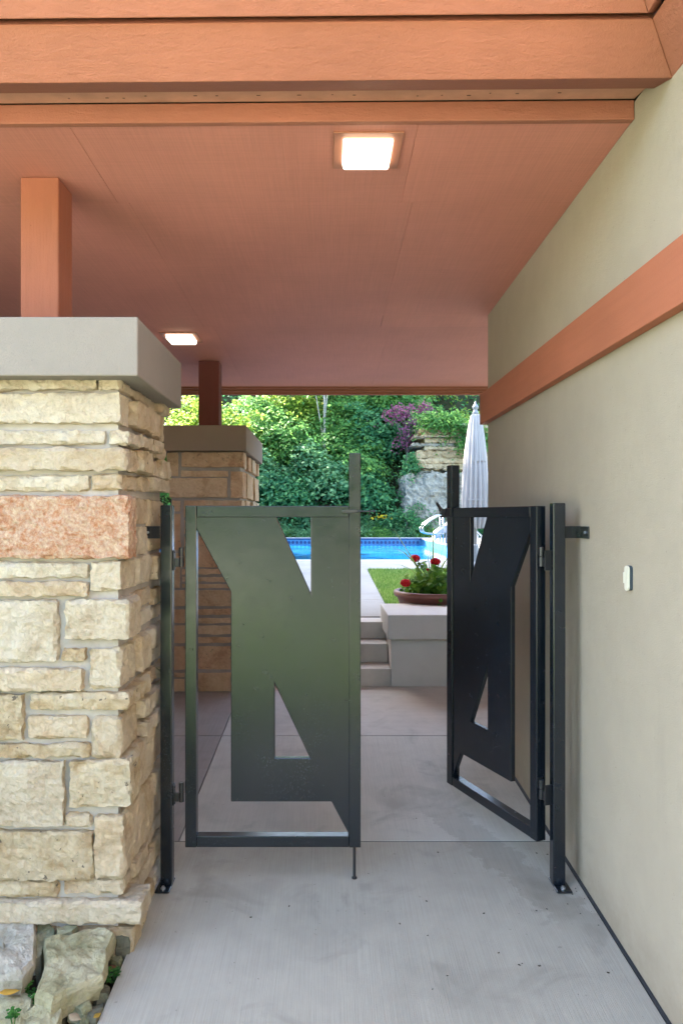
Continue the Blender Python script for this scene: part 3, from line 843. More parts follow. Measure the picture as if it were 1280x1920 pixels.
# timber posts on the caps
def timber_post(x0, x1, y0, y1, z0, z1, label, mat='post'):
    o = MB().box(x0, x1, y0, y1, z0, z1).build('timber_post', M[mat], None, bevel=.006)
    return tag(o, label, 'post', 'timber posts holding the roof')
timber_post(-1.221, -1.068, 2.85, 3.005, 2.2075, SZ(2.93) - .0015, 'terracotta timber post standing on the cream stone pillar')
timber_post(PX(372, 5.9), PX(410.5, 5.9), 5.90, 6.06, 2.2325, SZ(5.98) - .0017, 'red timber post darkened for shade standing on the brown stone pillar', 'post_shaded')

# ================================================================== GATE
def gate_post(x0, x1, y0, z1, label, side):
    w = x1 - x0; cx = (x0 + x1) / 2
    t = empty('gate_post', (cx, y0 + w / 2, FZ(y0))); tag(t, label, 'post', 'black steel gate posts')
    h = w / 2; zt = z1 - FZ(y0)
    MB().box(-h, h, -h, h, .008, zt).build('tube', M['gate'], t, bevel=.0045, seg=3)
    ox = -.006 if side < 0 else .006
    MB().box(-h - .006 + ox, h + .006 + ox, -h - .050, h + .02, 0.0005, .0085).build('base_plate', M['gate'], t, bevel=.003)
    MB().lathe((ox, -h - .027, .0085), [(.010, 0), (.010, .004), (.006, .006), (.006, .011), (.001, .013)], 12).build('anchor_bolt', M['bolt'], t)
    # folded bracket to the masonry
    zb = PZ(998, 2.95) - FZ(y0)
    if side > 0:
        wall = XW - cx
        mb = MB().box(h, wall - .001, .008, .014, zb - .025, zb + .025)
        mb.box(wall - .007, wall - .001, -.085, .0079, zb - .025, zb + .025)
        mb.build('bracket', M['gate'], t, bevel=.002)
        m2 = MB(); m2.tube([(wall - .007, -.055, zb), (wall - .0125, -.055, zb)], .0065, 10); m2.build('bolt', M['bolt'], t)
    else:
        wall = -.738 - cx
        zb -= .0
        mb = MB().box(wall + .001, -h, -.030, -.024, zb - .025, zb + .025)
        mb.box(wall - .012, wall + .020, -.031, -.0302, zb - .025, zb + .025)
        mb.build('bracket', M['gate'], t, bevel=.002)
        m2 = MB(); m2.tube([(wall + .008, -.031, zb), (wall + .008, -.037, zb)], .0055, 10); m2.build('bolt', M['bolt'], t)
    return t
gate_post(-.6815, -.6335, 2.93, 1.568, 'black steel gate post bolted to the stone pillar', -1)
gate_post(.929, .980, 2.93, 1.577, 'black steel gate post bracketed to the stucco wall', 1)

LZ0, LZ1, LTOP = .158, 1.566, 1.783
LW, TU = .722, .046
def gu(px): return (px - 347) * .002194
def gz(py): return CAM_Z - (py - 970) * .002194
PANEL = [(371,971),(515.6,971),(582.3,1112),(582.3,971),(652.5,971),(652.5,1568.5),(621.3,1505),(432.3,1505),(432.3,1110),(371,984)]
HOLE = [(514.8,1283),(515.2,1422.6),(580.5,1422.6)]
def gate_leaf(loc, rz, s, label, latch):
    t = empty('gate_leaf', loc, rz); tag(t, label, 'gate', 'leaves of the black steel gate')
    def fn(u, v, d): return (s * u, d, v)
    def rect(u0, u1, v0, v1, name, d0=0.0, d1=TU, bev=.003):
        a, b = sorted((s * u0, s * u1))
        return MB().box(a, b, d0, d1, v0, v1).build(name, M['gate'], t, bevel=bev, seg=3)
    rect(0, TU, LZ0, LZ1, 'stile')
    rect(LW - .048, LW, LZ0, LTOP, 'stile', -.0012)
    rect(TU + .0003, LW - .0483, LZ1 - .048, LZ1 - .0006, 'rail', .0006, TU - .0006)
    rect(TU + .0003, LW - .0483, LZ0 + .0006, LZ0 + .046, 'rail', .0006, TU - .0006)
    outer = []
    for (px, py) in PANEL:
        u = gu(px); z = gz(py)
        if px > 652: u = LW - .040
        if px < 372: u = TU - .010
        if py < 972: z = LZ1 - .036
        if py > 1568: z = LZ0 + .036
        outer.append((u, z))
    hole = [(gu(a), gz(b)) for a, b in HOLE]
    MB().prism([outer, hole], fn, .006, .030).build('panel', M['gate'], t, bevel=.0035, seg=2)
    # hinges
    for zc in (gz(1045), gz(1487)):
        hb = MB()
        a, b = sorted((s * -.0022, s * -.0002))
        m = MB().box(a, b, .004, .030, zc - .002, zc + .045)
        hg = m.build('hinge', M['iron'], t, bevel=.0005)
        cxh = s * -.0175
        a, b = sorted((s * -.0515, s * -.0465))
        MB().box(a, b, .002, .036, zc - .055, zc + .028).build('hinge_plate', M['iron'], hg, bevel=.001)
        a, b = sorted((s * -.046, s * -.029))
        MB().box(a, b, .008, .018, zc - .040, zc - .004).build('knuckle', M['iron'], hg, bevel=.002)
        MB().tube([(cxh, .010, zc - .040), (cxh, .010, zc + .0005)], .0105, 16).build('barrel', M['iron'], hg, bevel=.001)
        MB().tube([(cxh, .010, zc + .0022), (cxh, .010, zc + .040)], .0105, 16).build('barrel', M['iron'], hg, bevel=.001)
        for dz in (-.047, .020):
            MB().tube([(s * -.046, .010, zc + dz), (s * -.042, .010, zc + dz)], .0042, 8).build('screw', M['iron'], hg)
    if latch == 'bar':
        z = gz(958.5)
        b = MB().prism([[(LW - .075, z - .007), (LW - .022, z - .007), (LW - .012, z - .004), (LW - .012, z + .004), (LW - .022, z + .007), (LW - .075, z + .006), (LW - .080, z)]], fn, -.007, -.0014).build('latch_bar', M['iron'], t, bevel=.001)
        MB().tube([(s * (LW - .016), -.008, z), (s * (LW + .058), -.008, z)], .0034, 10).build('rod', M['iron'], b)
        MB().tube([(s * (LW + .048), -.008, z), (s * (LW + .060), -.008, z)], .0058, 10).build('tip', M['iron'], b)
        for uu in (LW - .069, LW - .030):
            MB().tube([(s * uu, -.006, z), (s * uu, -.0105, z)], .005, 10).build('screw', M['iron'], b)
        # drop rod to the ground behind the meeting stile
        zf = FZ(3.0) - .0 - t.location.z
        c = MB().tube([(s * (LW - .024), TU + .010, .62), (s * (LW - .024), TU + .010, zf + .012), (s * (LW - .024), TU + .010, zf + .002)], [.0062, .0062, .005], 12).build('drop_rod', M['iron'], t)
        for zz in (.24, .42):
            MB().box(*sorted((s * (LW - .040), s * (LW - .008))), TU + .0005, TU + .019, zz - .012, zz + .012).build('rod_keeper', M['iron'], c, bevel=.002)
        MB().lathe((s * (LW - .024), TU + .010, zf), [(.011, .001), (.011, .006), (.007, .009)], 12).build('floor_socket', M['iron'], c)
    else:
        z = gz(958.5)
        pl = MB().box(*sorted((s * (LW - .050), s * (LW + .004))), -.009, -.0016, z - .024, z + .022).build('latch_fork', M['iron'], t, bevel=.002)
        arm1 = [(LW + .002, z + .020), (LW + .016, z + .026), (LW + .040, z + .046), (LW + .055, z + .054), (LW + .063, z + .048), (LW + .060, z + .039), (LW + .040, z + .026), (LW + .028, z + .004), (LW + .020, z - .010), (LW + .002, z - .014)]
        MB().prism([arm1], lambda u, v, d: (s * u, d, v), -.030, -.022).build('prong', M['iron'], pl, bevel=.002)
        arm2 = [(LW + .002, z - .010), (LW + .022, z - .010), (LW + .050, z - .022), (LW + .050, z - .027), (LW + .002, z - .026)]
        MB().prism([arm2], lambda u, v, d: (s * u, d, v), -.014, .020).build('prong', M['iron'], pl, bevel=.002)
        MB().tube([(s * (LW + .014), -.034, z), (s * (LW + .014), -.018, z)], .005, 10).build('pivot', M['bolt'], pl)
        MB().box(*sorted((s * (LW - .006), s * (LW + .020))), -.0225, -.009, z - .013, z + .018).build('spacer', M['iron'], pl, bevel=.002)
    return t
gate_leaf((-.5815, 2.94, 0), 0.0, 1, 'closed black steel gate leaf with angular cut-outs beside the stone pillar', 'bar')
gate_leaf((.8785, 2.99, 0), -R(68.7), -1, 'open black steel gate leaf swung inward beside the stucco wall', 'fork')

# ================================================================== STEPS AND LOW WALL
st = empty('concrete_steps'); tag(st, 'three grey concrete steps up to the pool path', 'steps')
SXL, SXR = -0.66, 0.519
for (ya, yb, zt, zb) in ((5.775, 6.56, .293, .05), (6.02, 6.558, .451, .294), (6.28, 6.556, .598, .452)):
    MB().box(SXL, SXR - (.0 if zt < .3 else .004), ya, yb, zb, zt).build('step', M['step'], st, bevel=.006, seg=3)
lw = empty('low_wall'); tag(lw, 'low grey stucco wall with thick cap at the right of the steps', 'wall')
MB().box(.521, 4.0, 5.77, 6.40, .03, .541).build('wall_face', M['lowwall'], lw, bevel=.005)
MB().box(.489, 4.03, 5.70, 6.47, .542, .737).build('cap', M['lowwall'], lw, bevel=.007, seg=3)
lw2 = empty('low_wall'); tag(lw2, 'low grey retaining wall hidden behind the brown stone pillar', 'wall')
MB().box(-4.2, -1.36, 5.78, 6.46, .03, .541).build('wall_face', M['lowwall'], lw2, bevel=.005)
MB().box(-4.2, -1.34, 5.72, 6.50, .542, .70).build('cap', M['lowwall'], lw2, bevel=.007)

# ================================================================== VEGETATION
NR = np.random.default_rng(7)
def leaf_mesh(name, C, S, Nn, mat, aspect=0.55, fold=0.15):
    """leaf quads: centres C (n,3), sizes S (n,), normals Nn (n,3)"""
    n = len(C)
    Nn = Nn / np.linalg.norm(Nn, axis=1, keepdims=True)
    r = NR.normal(size=(n, 3))
    U = np.cross(Nn, r); U /= np.linalg.norm(U, axis=1, keepdims=True)
    Vv = np.cross(Nn, U)
    S = S[:, None]
    P = np.empty((n, 4, 3))
    P[:, 0] = C - U * S * .5
    P[:, 1] = C + Vv * S * aspect * .5 + Nn * S * fold + U * S * .05
    P[:, 2] = C + U * S * .5 - Nn * S * fold * .6
    P[:, 3] = C - Vv * S * aspect * .5 + Nn * S * fold + U * S * .05
    me = bpy.data.meshes.new(name)
    me.vertices.add(4 * n); me.vertices.foreach_set('co', P.reshape(-1))
    me.loops.add(4 * n); me.loops.foreach_set('vertex_index', np.arange(4 * n, dtype=np.int32))
    me.polygons.add(n); me.polygons.foreach_set('loop_start', np.arange(0, 4 * n, 4, dtype=np.int32))
    me.update(calc_edges=True); me.validate()
    me.materials.append(mat)
    return me

def crown_points(c, r, clumps, per, spread, flat=0.45, shell=0.55):
    """clumped leaf positions through an ellipsoid; returns centres and outward-up normals"""
    d = NR.normal(size=(clumps, 3)); d /= np.linalg.norm(d, axis=1, keepdims=True)
    rad = shell + (1 - shell) * NR.random((clumps, 1)) ** .6
    inner = NR.random((clumps, 1)) < .18
    rad = np.where(inner, rad * .6, rad)
    wob = 1 + .22 * NR.normal(size=(clumps, 1))
    cc = np.array(c) + d * rad * wob * np.array(r)
    off = NR.normal(size=(clumps, per, 3)) * np.array([spread, spread, spread * flat])
    off[:, :, 2] -= .35 * (off[:, :, 0] ** 2 + off[:, :, 1] ** 2) / spread     # drooping sprays
    C = (cc[:, None, :] + off).reshape(-1, 3)
    up = np.array([0, -.6, .9]) + .55 * d[:, None, :] + NR.normal(size=(clumps, per, 3)) * .45
    return C, up.reshape(-1, 3), cc

def tree(name, base, crowns, mat, label, leaf=.2, clumps=60, per=70, spread=.38, trunk_r=.09, bark='bark', group=None, cat='tree', limbs=7, flat=.45, lean=(0, 0)):
    """crowns: list of (dx, dy, dz, rx, ry, rz) relative to the base"""
    t = empty(name, base); tag(t, label, cat, group)
    Cs, Ns, cl = [], [], []
    for (dx, dy, dz, rx, ry, rz) in crowns:
        C, Nn, cc = crown_points((dx, dy, dz), (rx, ry, rz), clumps, per, spread, flat)
        Cs.append(C); Ns.append(Nn); cl.append(cc)
    C = np.concatenate(Cs); Nn = np.concatenate(Ns); cl = np.concatenate(cl)
    link('crown', leaf_mesh('crown', C, leaf * (.6 + .7 * NR.random(len(C))), Nn, mat), None, t)
    top = max(c[2] for c in crowns)
    cx = sum(c[0] for c in crowns) / len(crowns); cy = sum(c[1] for c in crowns) / len(crowns)
    path = []; k = 7
    for i in range(k):
        f = i / (k - 1)
        path.append((cx * f + .12 * math.sin(3 * f + base[0]) + lean[0] * f, cy * f + .1 * math.sin(2.3 * f + base[1]) + lean[1] * f, -.25 + (top + .25) * f))
    mb = MB(); mb.tube(path, [trunk_r * (1 - .7 * i / (k - 1)) for i in range(k)], 8)
    pick = NR.choice(len(cl), size=min(limbs, len(cl)), replace=False)
    for q in pick:
        e = Vector(cl[q]); s_ = Vector(path[2 + int(NR.integers(0, k - 3))])
        m_ = (s_ + e) / 2 + Vector((0, 0, .12))
        mb.tube([s_, m_, e], [trunk_r * .38, trunk_r * .24, trunk_r * .08], 5)
    mb.build('trunk', M[bark], t, smooth=True)
    return t

def tz(x, y): return terr_z(x, y)
TR = 'trees on the hillside behind the pool'
# (x, y, height, crown radius, material, label)
def hill_tree(x, y, h, r, mat, label, leaf=.19, clumps=34, per=58, name='hillside_tree', bark='bark', spread=.36):
    z = tz(x, y)
    cr = [(0, 0, h * .68, r, r * .9, h * .36), (r * .35, -r * .4, h * .45, r * .8, r * .7, h * .26)]
    return tree(name, (x, y, z), cr, M[mat], label, leaf, clumps, per, spread, .035 + .012 * h, bark, TR, flat=.22, limbs=14)
HT = [
 (-7.6, 30.6, 3.4, 1.5, 'leaf_y', 'sunlit yellow green tree seen above the first stone pillar'),
 (-5.9, 31.6, 3.2, 1.5, 'leaf_y', 'bright yellow green tree just left of the dark red post'),
 (-4.3, 30.8, 3.0, 1.4, 'leaf_y', 'bright yellow green tree just right of the dark red post'),
 (-6.3, 29.2, 2.4, 1.2, 'leaf_a', 'low green tree between the two stone pillars'),
 (-3.3, 29.3, 2.1, 1.1, 'leaf_s', 'blue green bushy tree beside the brown pillar cap'),
 (-3.0, 31.6, 2.9, 1.3, 'leaf_a', 'mid green maple above the brown pillar cap'),
 (-1.7, 30.4, 2.8, 1.3, 'leaf_a', 'mid green maple left of the pale trunk'),
 (-1.9, 28.9, 1.8, 1.0, 'leaf_b', 'low dark green tree right of the brown pillar'),
 (-1.6, 32.6, 2.7, 1.3, 'leaf_y', 'yellow green maple high up left of the pale trunk'),
 (0.3, 31.6, 2.8, 1.3, 'leaf_a', 'leafy maple high up right of the pale trunk'),
 (-0.4, 29.4, 2.2, 1.1, 'leaf_s', 'low bushy tree just above the left gate rail'),
 (0.9, 29.9, 2.6, 1.2, 'leaf_a', 'green maple directly behind the raised left gate stile'),
 (1.9, 31.0, 2.7, 1.3, 'leaf_b', 'deep green maple between the raised stile and magenta tree'),
 (1.5, 33.2, 2.8, 1.4, 'leaf_a', 'green maple high up behind the raised stile'),
 (1.6, 28.9, 1.7, .85, 'leaf_b', 'dark low tree just left of the grey cliff block'),
 (3.0, 32.4, 2.8, 1.3, 'leaf_a', 'green tree behind the magenta tree'),
 (4.6, 31.6, 2.4, 1.2, 'leaf_a', 'green tree on top of the cliff beside the magenta tree'),
 (6.3, 31.2, 2.6, 1.2, 'leaf_y', 'light green tree on top of the cliff behind the closed umbrella'),
 (8.2, 30.2, 3.4, 1.5, 'leaf_b', 'deep green tree behind the umbrella and house corner'),
 (-9.6, 30.8, 3.2, 1.5, 'leaf_a', 'green tree hidden behind the first stone pillar'),
 (4.2, 34.2, 3.0, 1.5, 'leaf_y', 'yellow green tree at the top edge above the cliff'),
 (-0.2, 34.4, 3.0, 1.5, 'leaf_y', 'yellow green tree at the top edge behind the pale trunk'),
]
for a in HT: hill_tree(*a)
for a in ((-5.2, 36.6, 7.2, 2.5, 'leaf_a', 'tall unseen tree added on the ridge for shade, above the brown pillar'), (-1.9, 37.2, 7.2, 2.5, 'leaf_a', 'tall unseen tree added on the ridge for shade, above the pale trunk'), (1.5, 37.6, 7.0, 2.5, 'leaf_a', 'tall unseen tree added on the ridge for shade, above the magenta tree'), (4.8, 37.4, 6.5, 2.4, 'leaf_a', 'tall unseen tree added on the ridge for shade, above the cliff')):  # unseen tall trees added to shade the hillside
    hill_tree(*a, leaf=.32, clumps=44, per=50, spread=.5)
# unseen big trees added on the carport side to shade the yard
for q, (x, y, h, r) in enumerate(((-9.8, 12.5, 12, 3.5), (-12.0, 18.0, 15, 4.0), (-10.6, 20.0, 13, 3.3), (-15.5, 23.5, 17, 4.4), (-14.5, 12.5, 15, 4.0), (-13.0, 25.0, 14, 3.5), (-19.0, 17.5, 18, 4.4))):
    tree('sun_blocker_tree', (x, y, .7), [(0, 0, h * .70, r, r, h * .28), (r * .3, -r * .2, h * .42, r * .95, r * .9, h * .22)], M['leaf_a'], ('nearest', 'second', 'third', 'fourth', 'fifth', 'sixth', 'farthest')[q] + ' of the unseen trees added to shade the yard, behind the garage wall', .55, 90, 46, .72, .25, 'bark', 'big shade trees behind the garage', limbs=9)
# unseen trees added behind the camera to block the low sky
for q, (x, y) in enumerate(((-19, -24), (-12, -27), (-5.5, -24.5), (1.5, -27), (8, -25), (15, -27))):
    tree('sky_blocker_tree', (x, y, -.16), [(0, 0, 6.2, 3.6, 3.2, 3.0), (.6, .5, 3.2, 3.2, 2.8, 2.2)], M['leaf_a'], ('first', 'second', 'third', 'fourth', 'fifth', 'sixth')[q] + ' of the added trees blocking the low sky, counted from the carport side', .5, 60, 40, .7, .22, 'bark', 'added trees blocking the low sky')
# slender pale trunk
tree('slender_tree', (-.20, 30.2, tz(-.2, 30.2)), [(0.0, 0.2, 5.4, 1.2, 1.1, .9)], M['leaf_a'], 'slender pale trunked tree rising in front of the hillside', .2, 40, 50, .35, .085, 'bark_pale', TR, limbs=3)
# magenta tree
tree('magenta_tree', (3.4, 29.5, tz(3.4, 29.5)), [(.05, -.2, 4.35 - tz(3.4, 29.5) + .6, .62, .5, .55), (.45, 0, 5.75 - tz(3.4, 29.5) + .25, .7, .5, .55), (-.35, .1, 5.6 - tz(3.4, 29.5) + .25, .55, .4, .35)], M['leaf_p'],
     'small tree with magenta leaves left of the cliff', .12, 13, 30, .16, .05, 'bark', None, limbs=9)

# cliff
cl = empty('rock_cliff', (0, 0, 0)); tag(cl, 'layered tan and grey limestone cliff behind the pool slide', 'cliff')
rc = random.Random(3)
def cl_rock(xa, xb, ya, yb, za, zb, mat, amp, sd, res=.13, chip=.04):
    stone(cl, (xa, ya, za), (xb, yb, zb), M[mat], sd, amp, res, chip, 'rock', freq=2.2, jag=1.2)
cl_rock(3.05, 5.55, 27.80, 30.5, .8, 3.20, 'cliff_grey', .22, 2, .10, .08)
cl_rock(5.45, 7.2, 28.05, 30.5, .8, 3.1, 'cliff_grey', .20, 3, .12, .08)
z = 3.18; k = 10
while z < 5.2:
    h = rc.choice([.07, .10, .14, .20, .34])
    x = 3.35 + rc.uniform(-.25, .35) + .18 * (z - 3.2)
    while x < 7.4:
        L = rc.uniform(.9, 2.6)
        cl_rock(x, x + L, 28.1 + rc.uniform(-.16, .34), 30.9, z, z + h - .008, rc.choice(['cliff_tan', 'cliff_tan', 'cliff_tan', 'cliff_grey']), .07, k, .08, .05); k += 1
        x += L + .015
    z += h
# leafy vines and ferns hanging over the cliff
def shrub(name, x, y, z, rx, ry, rz, mat, label, leaf=.10, clumps=26, per=55, spread=.16, group=None, cat='shrub', stems=6, flat=.6):
    t = empty(name, (x, y, z)); tag(t, label, cat, group)
    C, Nn, cc = crown_points((0, 0, rz * .9), (rx, ry, rz), clumps, per, spread, flat, .35)
    link('foliage', leaf_mesh('foliage', C, leaf * (.6 + .7 * NR.random(len(C))), Nn, M[mat]), None, t)
    mb = MB()
    for q in NR.choice(len(cc), size=stems, replace=False):
        e = Vector(cc[q]); mb.tube([(0, 0, -.1), (e.x * .4, e.y * .4, e.z * .5), e], [.02, .014, .006], 5)
    mb.build('stem', M['bark'], t, smooth=True)
    return t
shrub('cliff_creeper', 5.75, 28.0, 4.35, .75, .35, .5, 'leaf_a', 'green creeper spilling over the cliff top beside the umbrella', .14, 42, 50, .2)
shrub('cliff_creeper', 4.7, 28.1, 5.15, 1.0, .35, .26, 'leaf_a', 'green creeper along the cliff crest right of the magenta tree', .14, 40, 50, .2)
shrub('cliff_creeper', 3.3, 28.0, 2.95, .24, .25, .6, 'leaf_b', 'creeper climbing the crack at the left cliff edge', .12, 26, 40, .14)
shrub('cliff_creeper', 6.6, 27.8, 2.2, .7, .4, .9, 'leaf_b', 'dark creeper between the cliff and the closed umbrella', .14, 40, 50, .2)
shrub('cliff_creeper', 5.0, 27.9, 3.3, .18, .12, .12, 'leaf_a', 'tiny tuft of leaves on the cliff ledge above the grey block', .08, 10, 24, .07)
# planting along the far side of the pool
BED = 'shrubs bordering the far side of the pool'
bedl = [(-5.6, 'leaf_b', 'dark bed shrub behind the first stone pillar'), (-4.4, 'leaf_s', 'bed shrub hidden behind the brown pillar'), (-3.1, 'leaf_a', 'bed shrub just right of the brown pillar behind the gate'),
        (-1.75, 'leaf_s', 'blue green bed shrub seen through the gate notch, nearer its slanted edge'), (-.75, 'leaf_s', 'blue green bed shrub seen through the gate notch, nearer its upright edge'), (.3, 'leaf_a', 'bed shrub behind the left gate panel'),
        (1.35, 'leaf_s', 'pale bed shrub just right of the raised left stile'), (2.2, 'leaf_s', 'bed shrub with yellow blossoms beside it behind the pool'), (3.1, 'leaf_b', 'dark bed shrub below the left cliff edge'),
        (4.0, 'leaf_s', 'bed shrub below the grey cliff block beside the handrail'), (5.0, 'leaf_a', 'bed shrub behind the pool slide'), (6.1, 'leaf_b', 'bed shrub behind the right gate stile')]
for i, (x, mt, lb) in enumerate(bedl):
    shrub('bed_shrub', x, 28.15 + .25 * math.sin(i * 2.1), .8, .75, .55, .5 + .14 * math.sin(i * 1.7), mt, lb, .11, 40, 60, .16, BED)
low = [(-4.6, 'low edging plant left of the gate leaf'), (-3.3, 'low edging plant behind the left gate frame'), (-2.1, 'low edging plant at the slanted edge of the gate notch'), (-1.0, 'low edging plant at the upright edge of the gate notch'), (.1, 'low edging plant behind the gate panel'),
       (1.3, 'low edging plant beside the left meeting stile'), (2.1, 'low edging plant in front of the yellow flowers'), (2.95, 'low edging plant below the cliff corner'), (3.9, 'low edging plant beside the pool handrail')]
for i, (x, lb) in enumerate(low):
    shrub('edging_plant', x, 27.62, .76, .62, .25, .17, 'leaf_s' if i % 2 else 'leaf_a', lb, .085, 30, 50, .12, 'low plants edging the far pool deck', 'plant', 4)
t = empty('yellow_flowers', (1.95, 27.75, .8)); tag(t, 'little clump of yellow flowers in the bed behind the pool', 'flowers')
C = NR.normal(size=(40, 3)) * np.array([.16, .06, .06]) + np.array([0, 0, .72]); C[20:, 0] += .32
link('blossom', leaf_mesh('blossom', C, .07 + .03 * NR.random(40), NR.normal(size=(40, 3)) + np.array([0, -1, 1]), M['petal_y'], .9), None, t)
mb = MB()
for q in range(8): mb.tube([(rnd.uniform(-.1, .3), 0, -.05), tuple(C[q * 5])], .006, 4)
mb.build('stem', M['clover'], t)
# undergrowth on the slope
N = 5000
X = NR.uniform(-14, 11, N); Yg = NR.uniform(28.4, 38, N)
Zg = np.array([terr_z(a, b) for a, b in zip(X, Yg)]) + NR.uniform(.02, .5, N)
o = link('undergrowth', leaf_mesh('undergrowth', np.stack([X, Yg, Zg], 1), .14 + .16 * NR.random(N), NR.normal(size=(N, 3)) * .6 + np.array([0, -.4, 1]), M['leaf_b']))
tag(o, 'dense green undergrowth covering the wooded slope', 'undergrowth', kind='stuff')

# lawn patch behind the low wall
LX0, LX1, LY0, LY1 = .60, 1.95, 6.95, 10.5
mb = MB()
mb.hexa([(LX0, LY0, .4), (LX1, LY0, .4), (LX1, LY1, .4), (LX0, LY1, .4), (LX0, LY0, path_z(LY0) - .01), (LX1, LY0, path_z(LY0) - .01), (LX1, LY1, path_z(LY1) - .01), (LX0, LY1, path_z(LY1) - .01)])
lawn = mb.build('lawn', M['lawn_soil']); tag(lawn, 'small mown lawn between the path and the pool deck', 'lawn', kind='structure')
N = 30000
gx = NR.uniform(LX0 + .01, LX1 - .01, N); gy = LY0 + (LY1 - LY0) * NR.random(N) ** 1.0
gz_ = np.array([path_z(v) for v in gy]) - .01
h = NR.uniform(.018, .06, N); a = NR.uniform(0, 6.28, N); w = NR.uniform(.004, .008, N)
lx = NR.normal(size=N) * .014; ly = NR.normal(size=N) * .014
P = np.empty((N, 3, 3))
P[:, 0] = np.stack([gx - np.cos(a) * w, gy - np.sin(a) * w, gz_], 1)
P[:, 1] = np.stack([gx + np.cos(a) * w, gy + np.sin(a) * w, gz_], 1)
P[:, 2] = np.stack([gx + lx, gy + ly, gz_ + h], 1)
me = bpy.data.meshes.new('grass')
me.vertices.add(3 * N); me.vertices.foreach_set('co', P.reshape(-1))
me.loops.add(3 * N); me.loops.foreach_set('vertex_index', np.arange(3 * N, dtype=np.int32))
me.polygons.add(N); me.polygons.foreach_set('loop_start', np.arange(0, 3 * N, 3, dtype=np.int32))
me.update(calc_edges=True); me.validate()
tag(link('grass', me, M['grass']), 'short bright green grass blades of the small lawn', 'grass', kind='stuff')
# gravel edge between low wall and lawn
mb = MB().box(.56, 4.0, 6.472, 6.94, .4, .61); tag(mb.build('mulch_strip', M['soil']), 'dark mulch strip behind the low wall cap', 'mulch', kind='structure')
tag(MB().box(.575, 2.0, 6.915, 6.945, .4, .655).build('lawn_edging', M['iron'], None, bevel=.003), 'black plastic edging strip along the lawn', 'edging')

# ================================================================== PLANTER
PC = (1.02, 6.98, .60)
pc = empty('planter_bowl', (PC[0], 6.70, .61)); tag(pc, 'round brown planter bowl behind the low wall cap', 'planter')
MB().lathe((0, 0, 0), [(.24, 0), (.30, .02), (.345, .12), (.36, .17), (.385, .175), (.392, .20), (.385, .222), (.36, .225), (.345, .205), (.33, .17)], 40).build('bowl', M['terracotta'], pc, smooth=True)
MB().lathe((0, 0, .17), [(.335, 0), (.33, .02)], 32).build('potting_soil', M['soil'], pc)
ox, oy, oz = PC[0], 6.70, .80
t = empty('geranium_plant', (ox, oy, oz)); tag(t, 'bushy red flowering geranium growing in the brown planter bowl', 'plant')
C, Nn, cc = crown_points((.02, -.02, .12), (.32, .27, .15), 75, 26, .05, .6, .2)
link('foliage', leaf_mesh('foliage', C, .035 + .03 * NR.random(len(C)), Nn, M['leaf_g'], .9, .1), None, t)
def flower_head(fx, fy, fz, r):
    n = 90
    d = NR.normal(size=(n, 3)); d /= np.linalg.norm(d, axis=1, keepdims=True)
    link('flower_head', leaf_mesh('flower_head', d * r * np.array([1, 1, .7]) + np.array([fx, fy, fz]), np.full(n, r * .75), d, M['petal'], .9, .1), None, t)
    s_ = MB().tube([(fx * .5, fy * .5, .02), (fx * .85, fy * .9, fz * .6), (fx, fy, fz - r * .4)], [.005, .004, .003], 6)
    s_.build('flower_stem', M['leaf_g'], t, smooth=True)
def fpos(px, py, Y): return (PX(px, Y) - ox, Y - oy, PZ(py, Y) - oz)
flower_head(*fpos(778, 1047, 6.75), .044)
flower_head(*fpos(816, 1053, 6.72), .044)
flower_head(*fpos(760, 1093, 6.46), .044)
flower_head(*fpos(802, 1068, 6.70), .016)
t = empty('spike_plant', (ox - .02, oy + .03, oz)); tag(t, 'tall spiky grass-like plant in the middle of the planter bowl', 'plant')
tips = [(738, 996, 0), (803, 992, 0), (788, 1010, 0), (820, 1005, 0), (832, 1055, .1), (835, 1015, .1), (722, 1062, .25), (700, 1035, .5), (745, 1090, .3), (810, 1030, 0), (795, 1000, 0), (775, 1060, .2), (850, 1040, .2), (860, 1075, .4), (812, 992, 0), (742, 1045, .45)]
for i, (a, b, arch) in enumerate(tips):
    Yt = 6.70 + rnd.uniform(-.2, .2)
    e = Vector((PX(a, Yt) - ox + .02, Yt - oy - .03, PZ(b, Yt) - oz))
    mb = MB(); n = 7; V = []
    for j in range(n):
        f = j / (n - 1)
        c = Vector((e.x * f, e.y * f, e.z * f + arch * .35 * math.sin(math.pi * f) + .02))
        side = Vector((-e.y, e.x, 0)); side = side.normalized() if side.length > 1e-4 else Vector((1, 0, 0))
        side = (side + Vector((.8, 0, 0))).normalized()
        wv = .0105 * (1 - f) ** .6 + .0012
        V += [tuple(c - side * wv), tuple(c + Vector((0, 0.002, .001))), tuple(c + side * wv)]
    F = []
    for j in range(n - 1):
        q = j * 3; F += [(q, q + 1, q + 4, q + 3), (q + 1, q + 2, q + 5, q + 4)]
    mb.add(V, F); mb.build('blade', M['blade'], t, smooth=True)

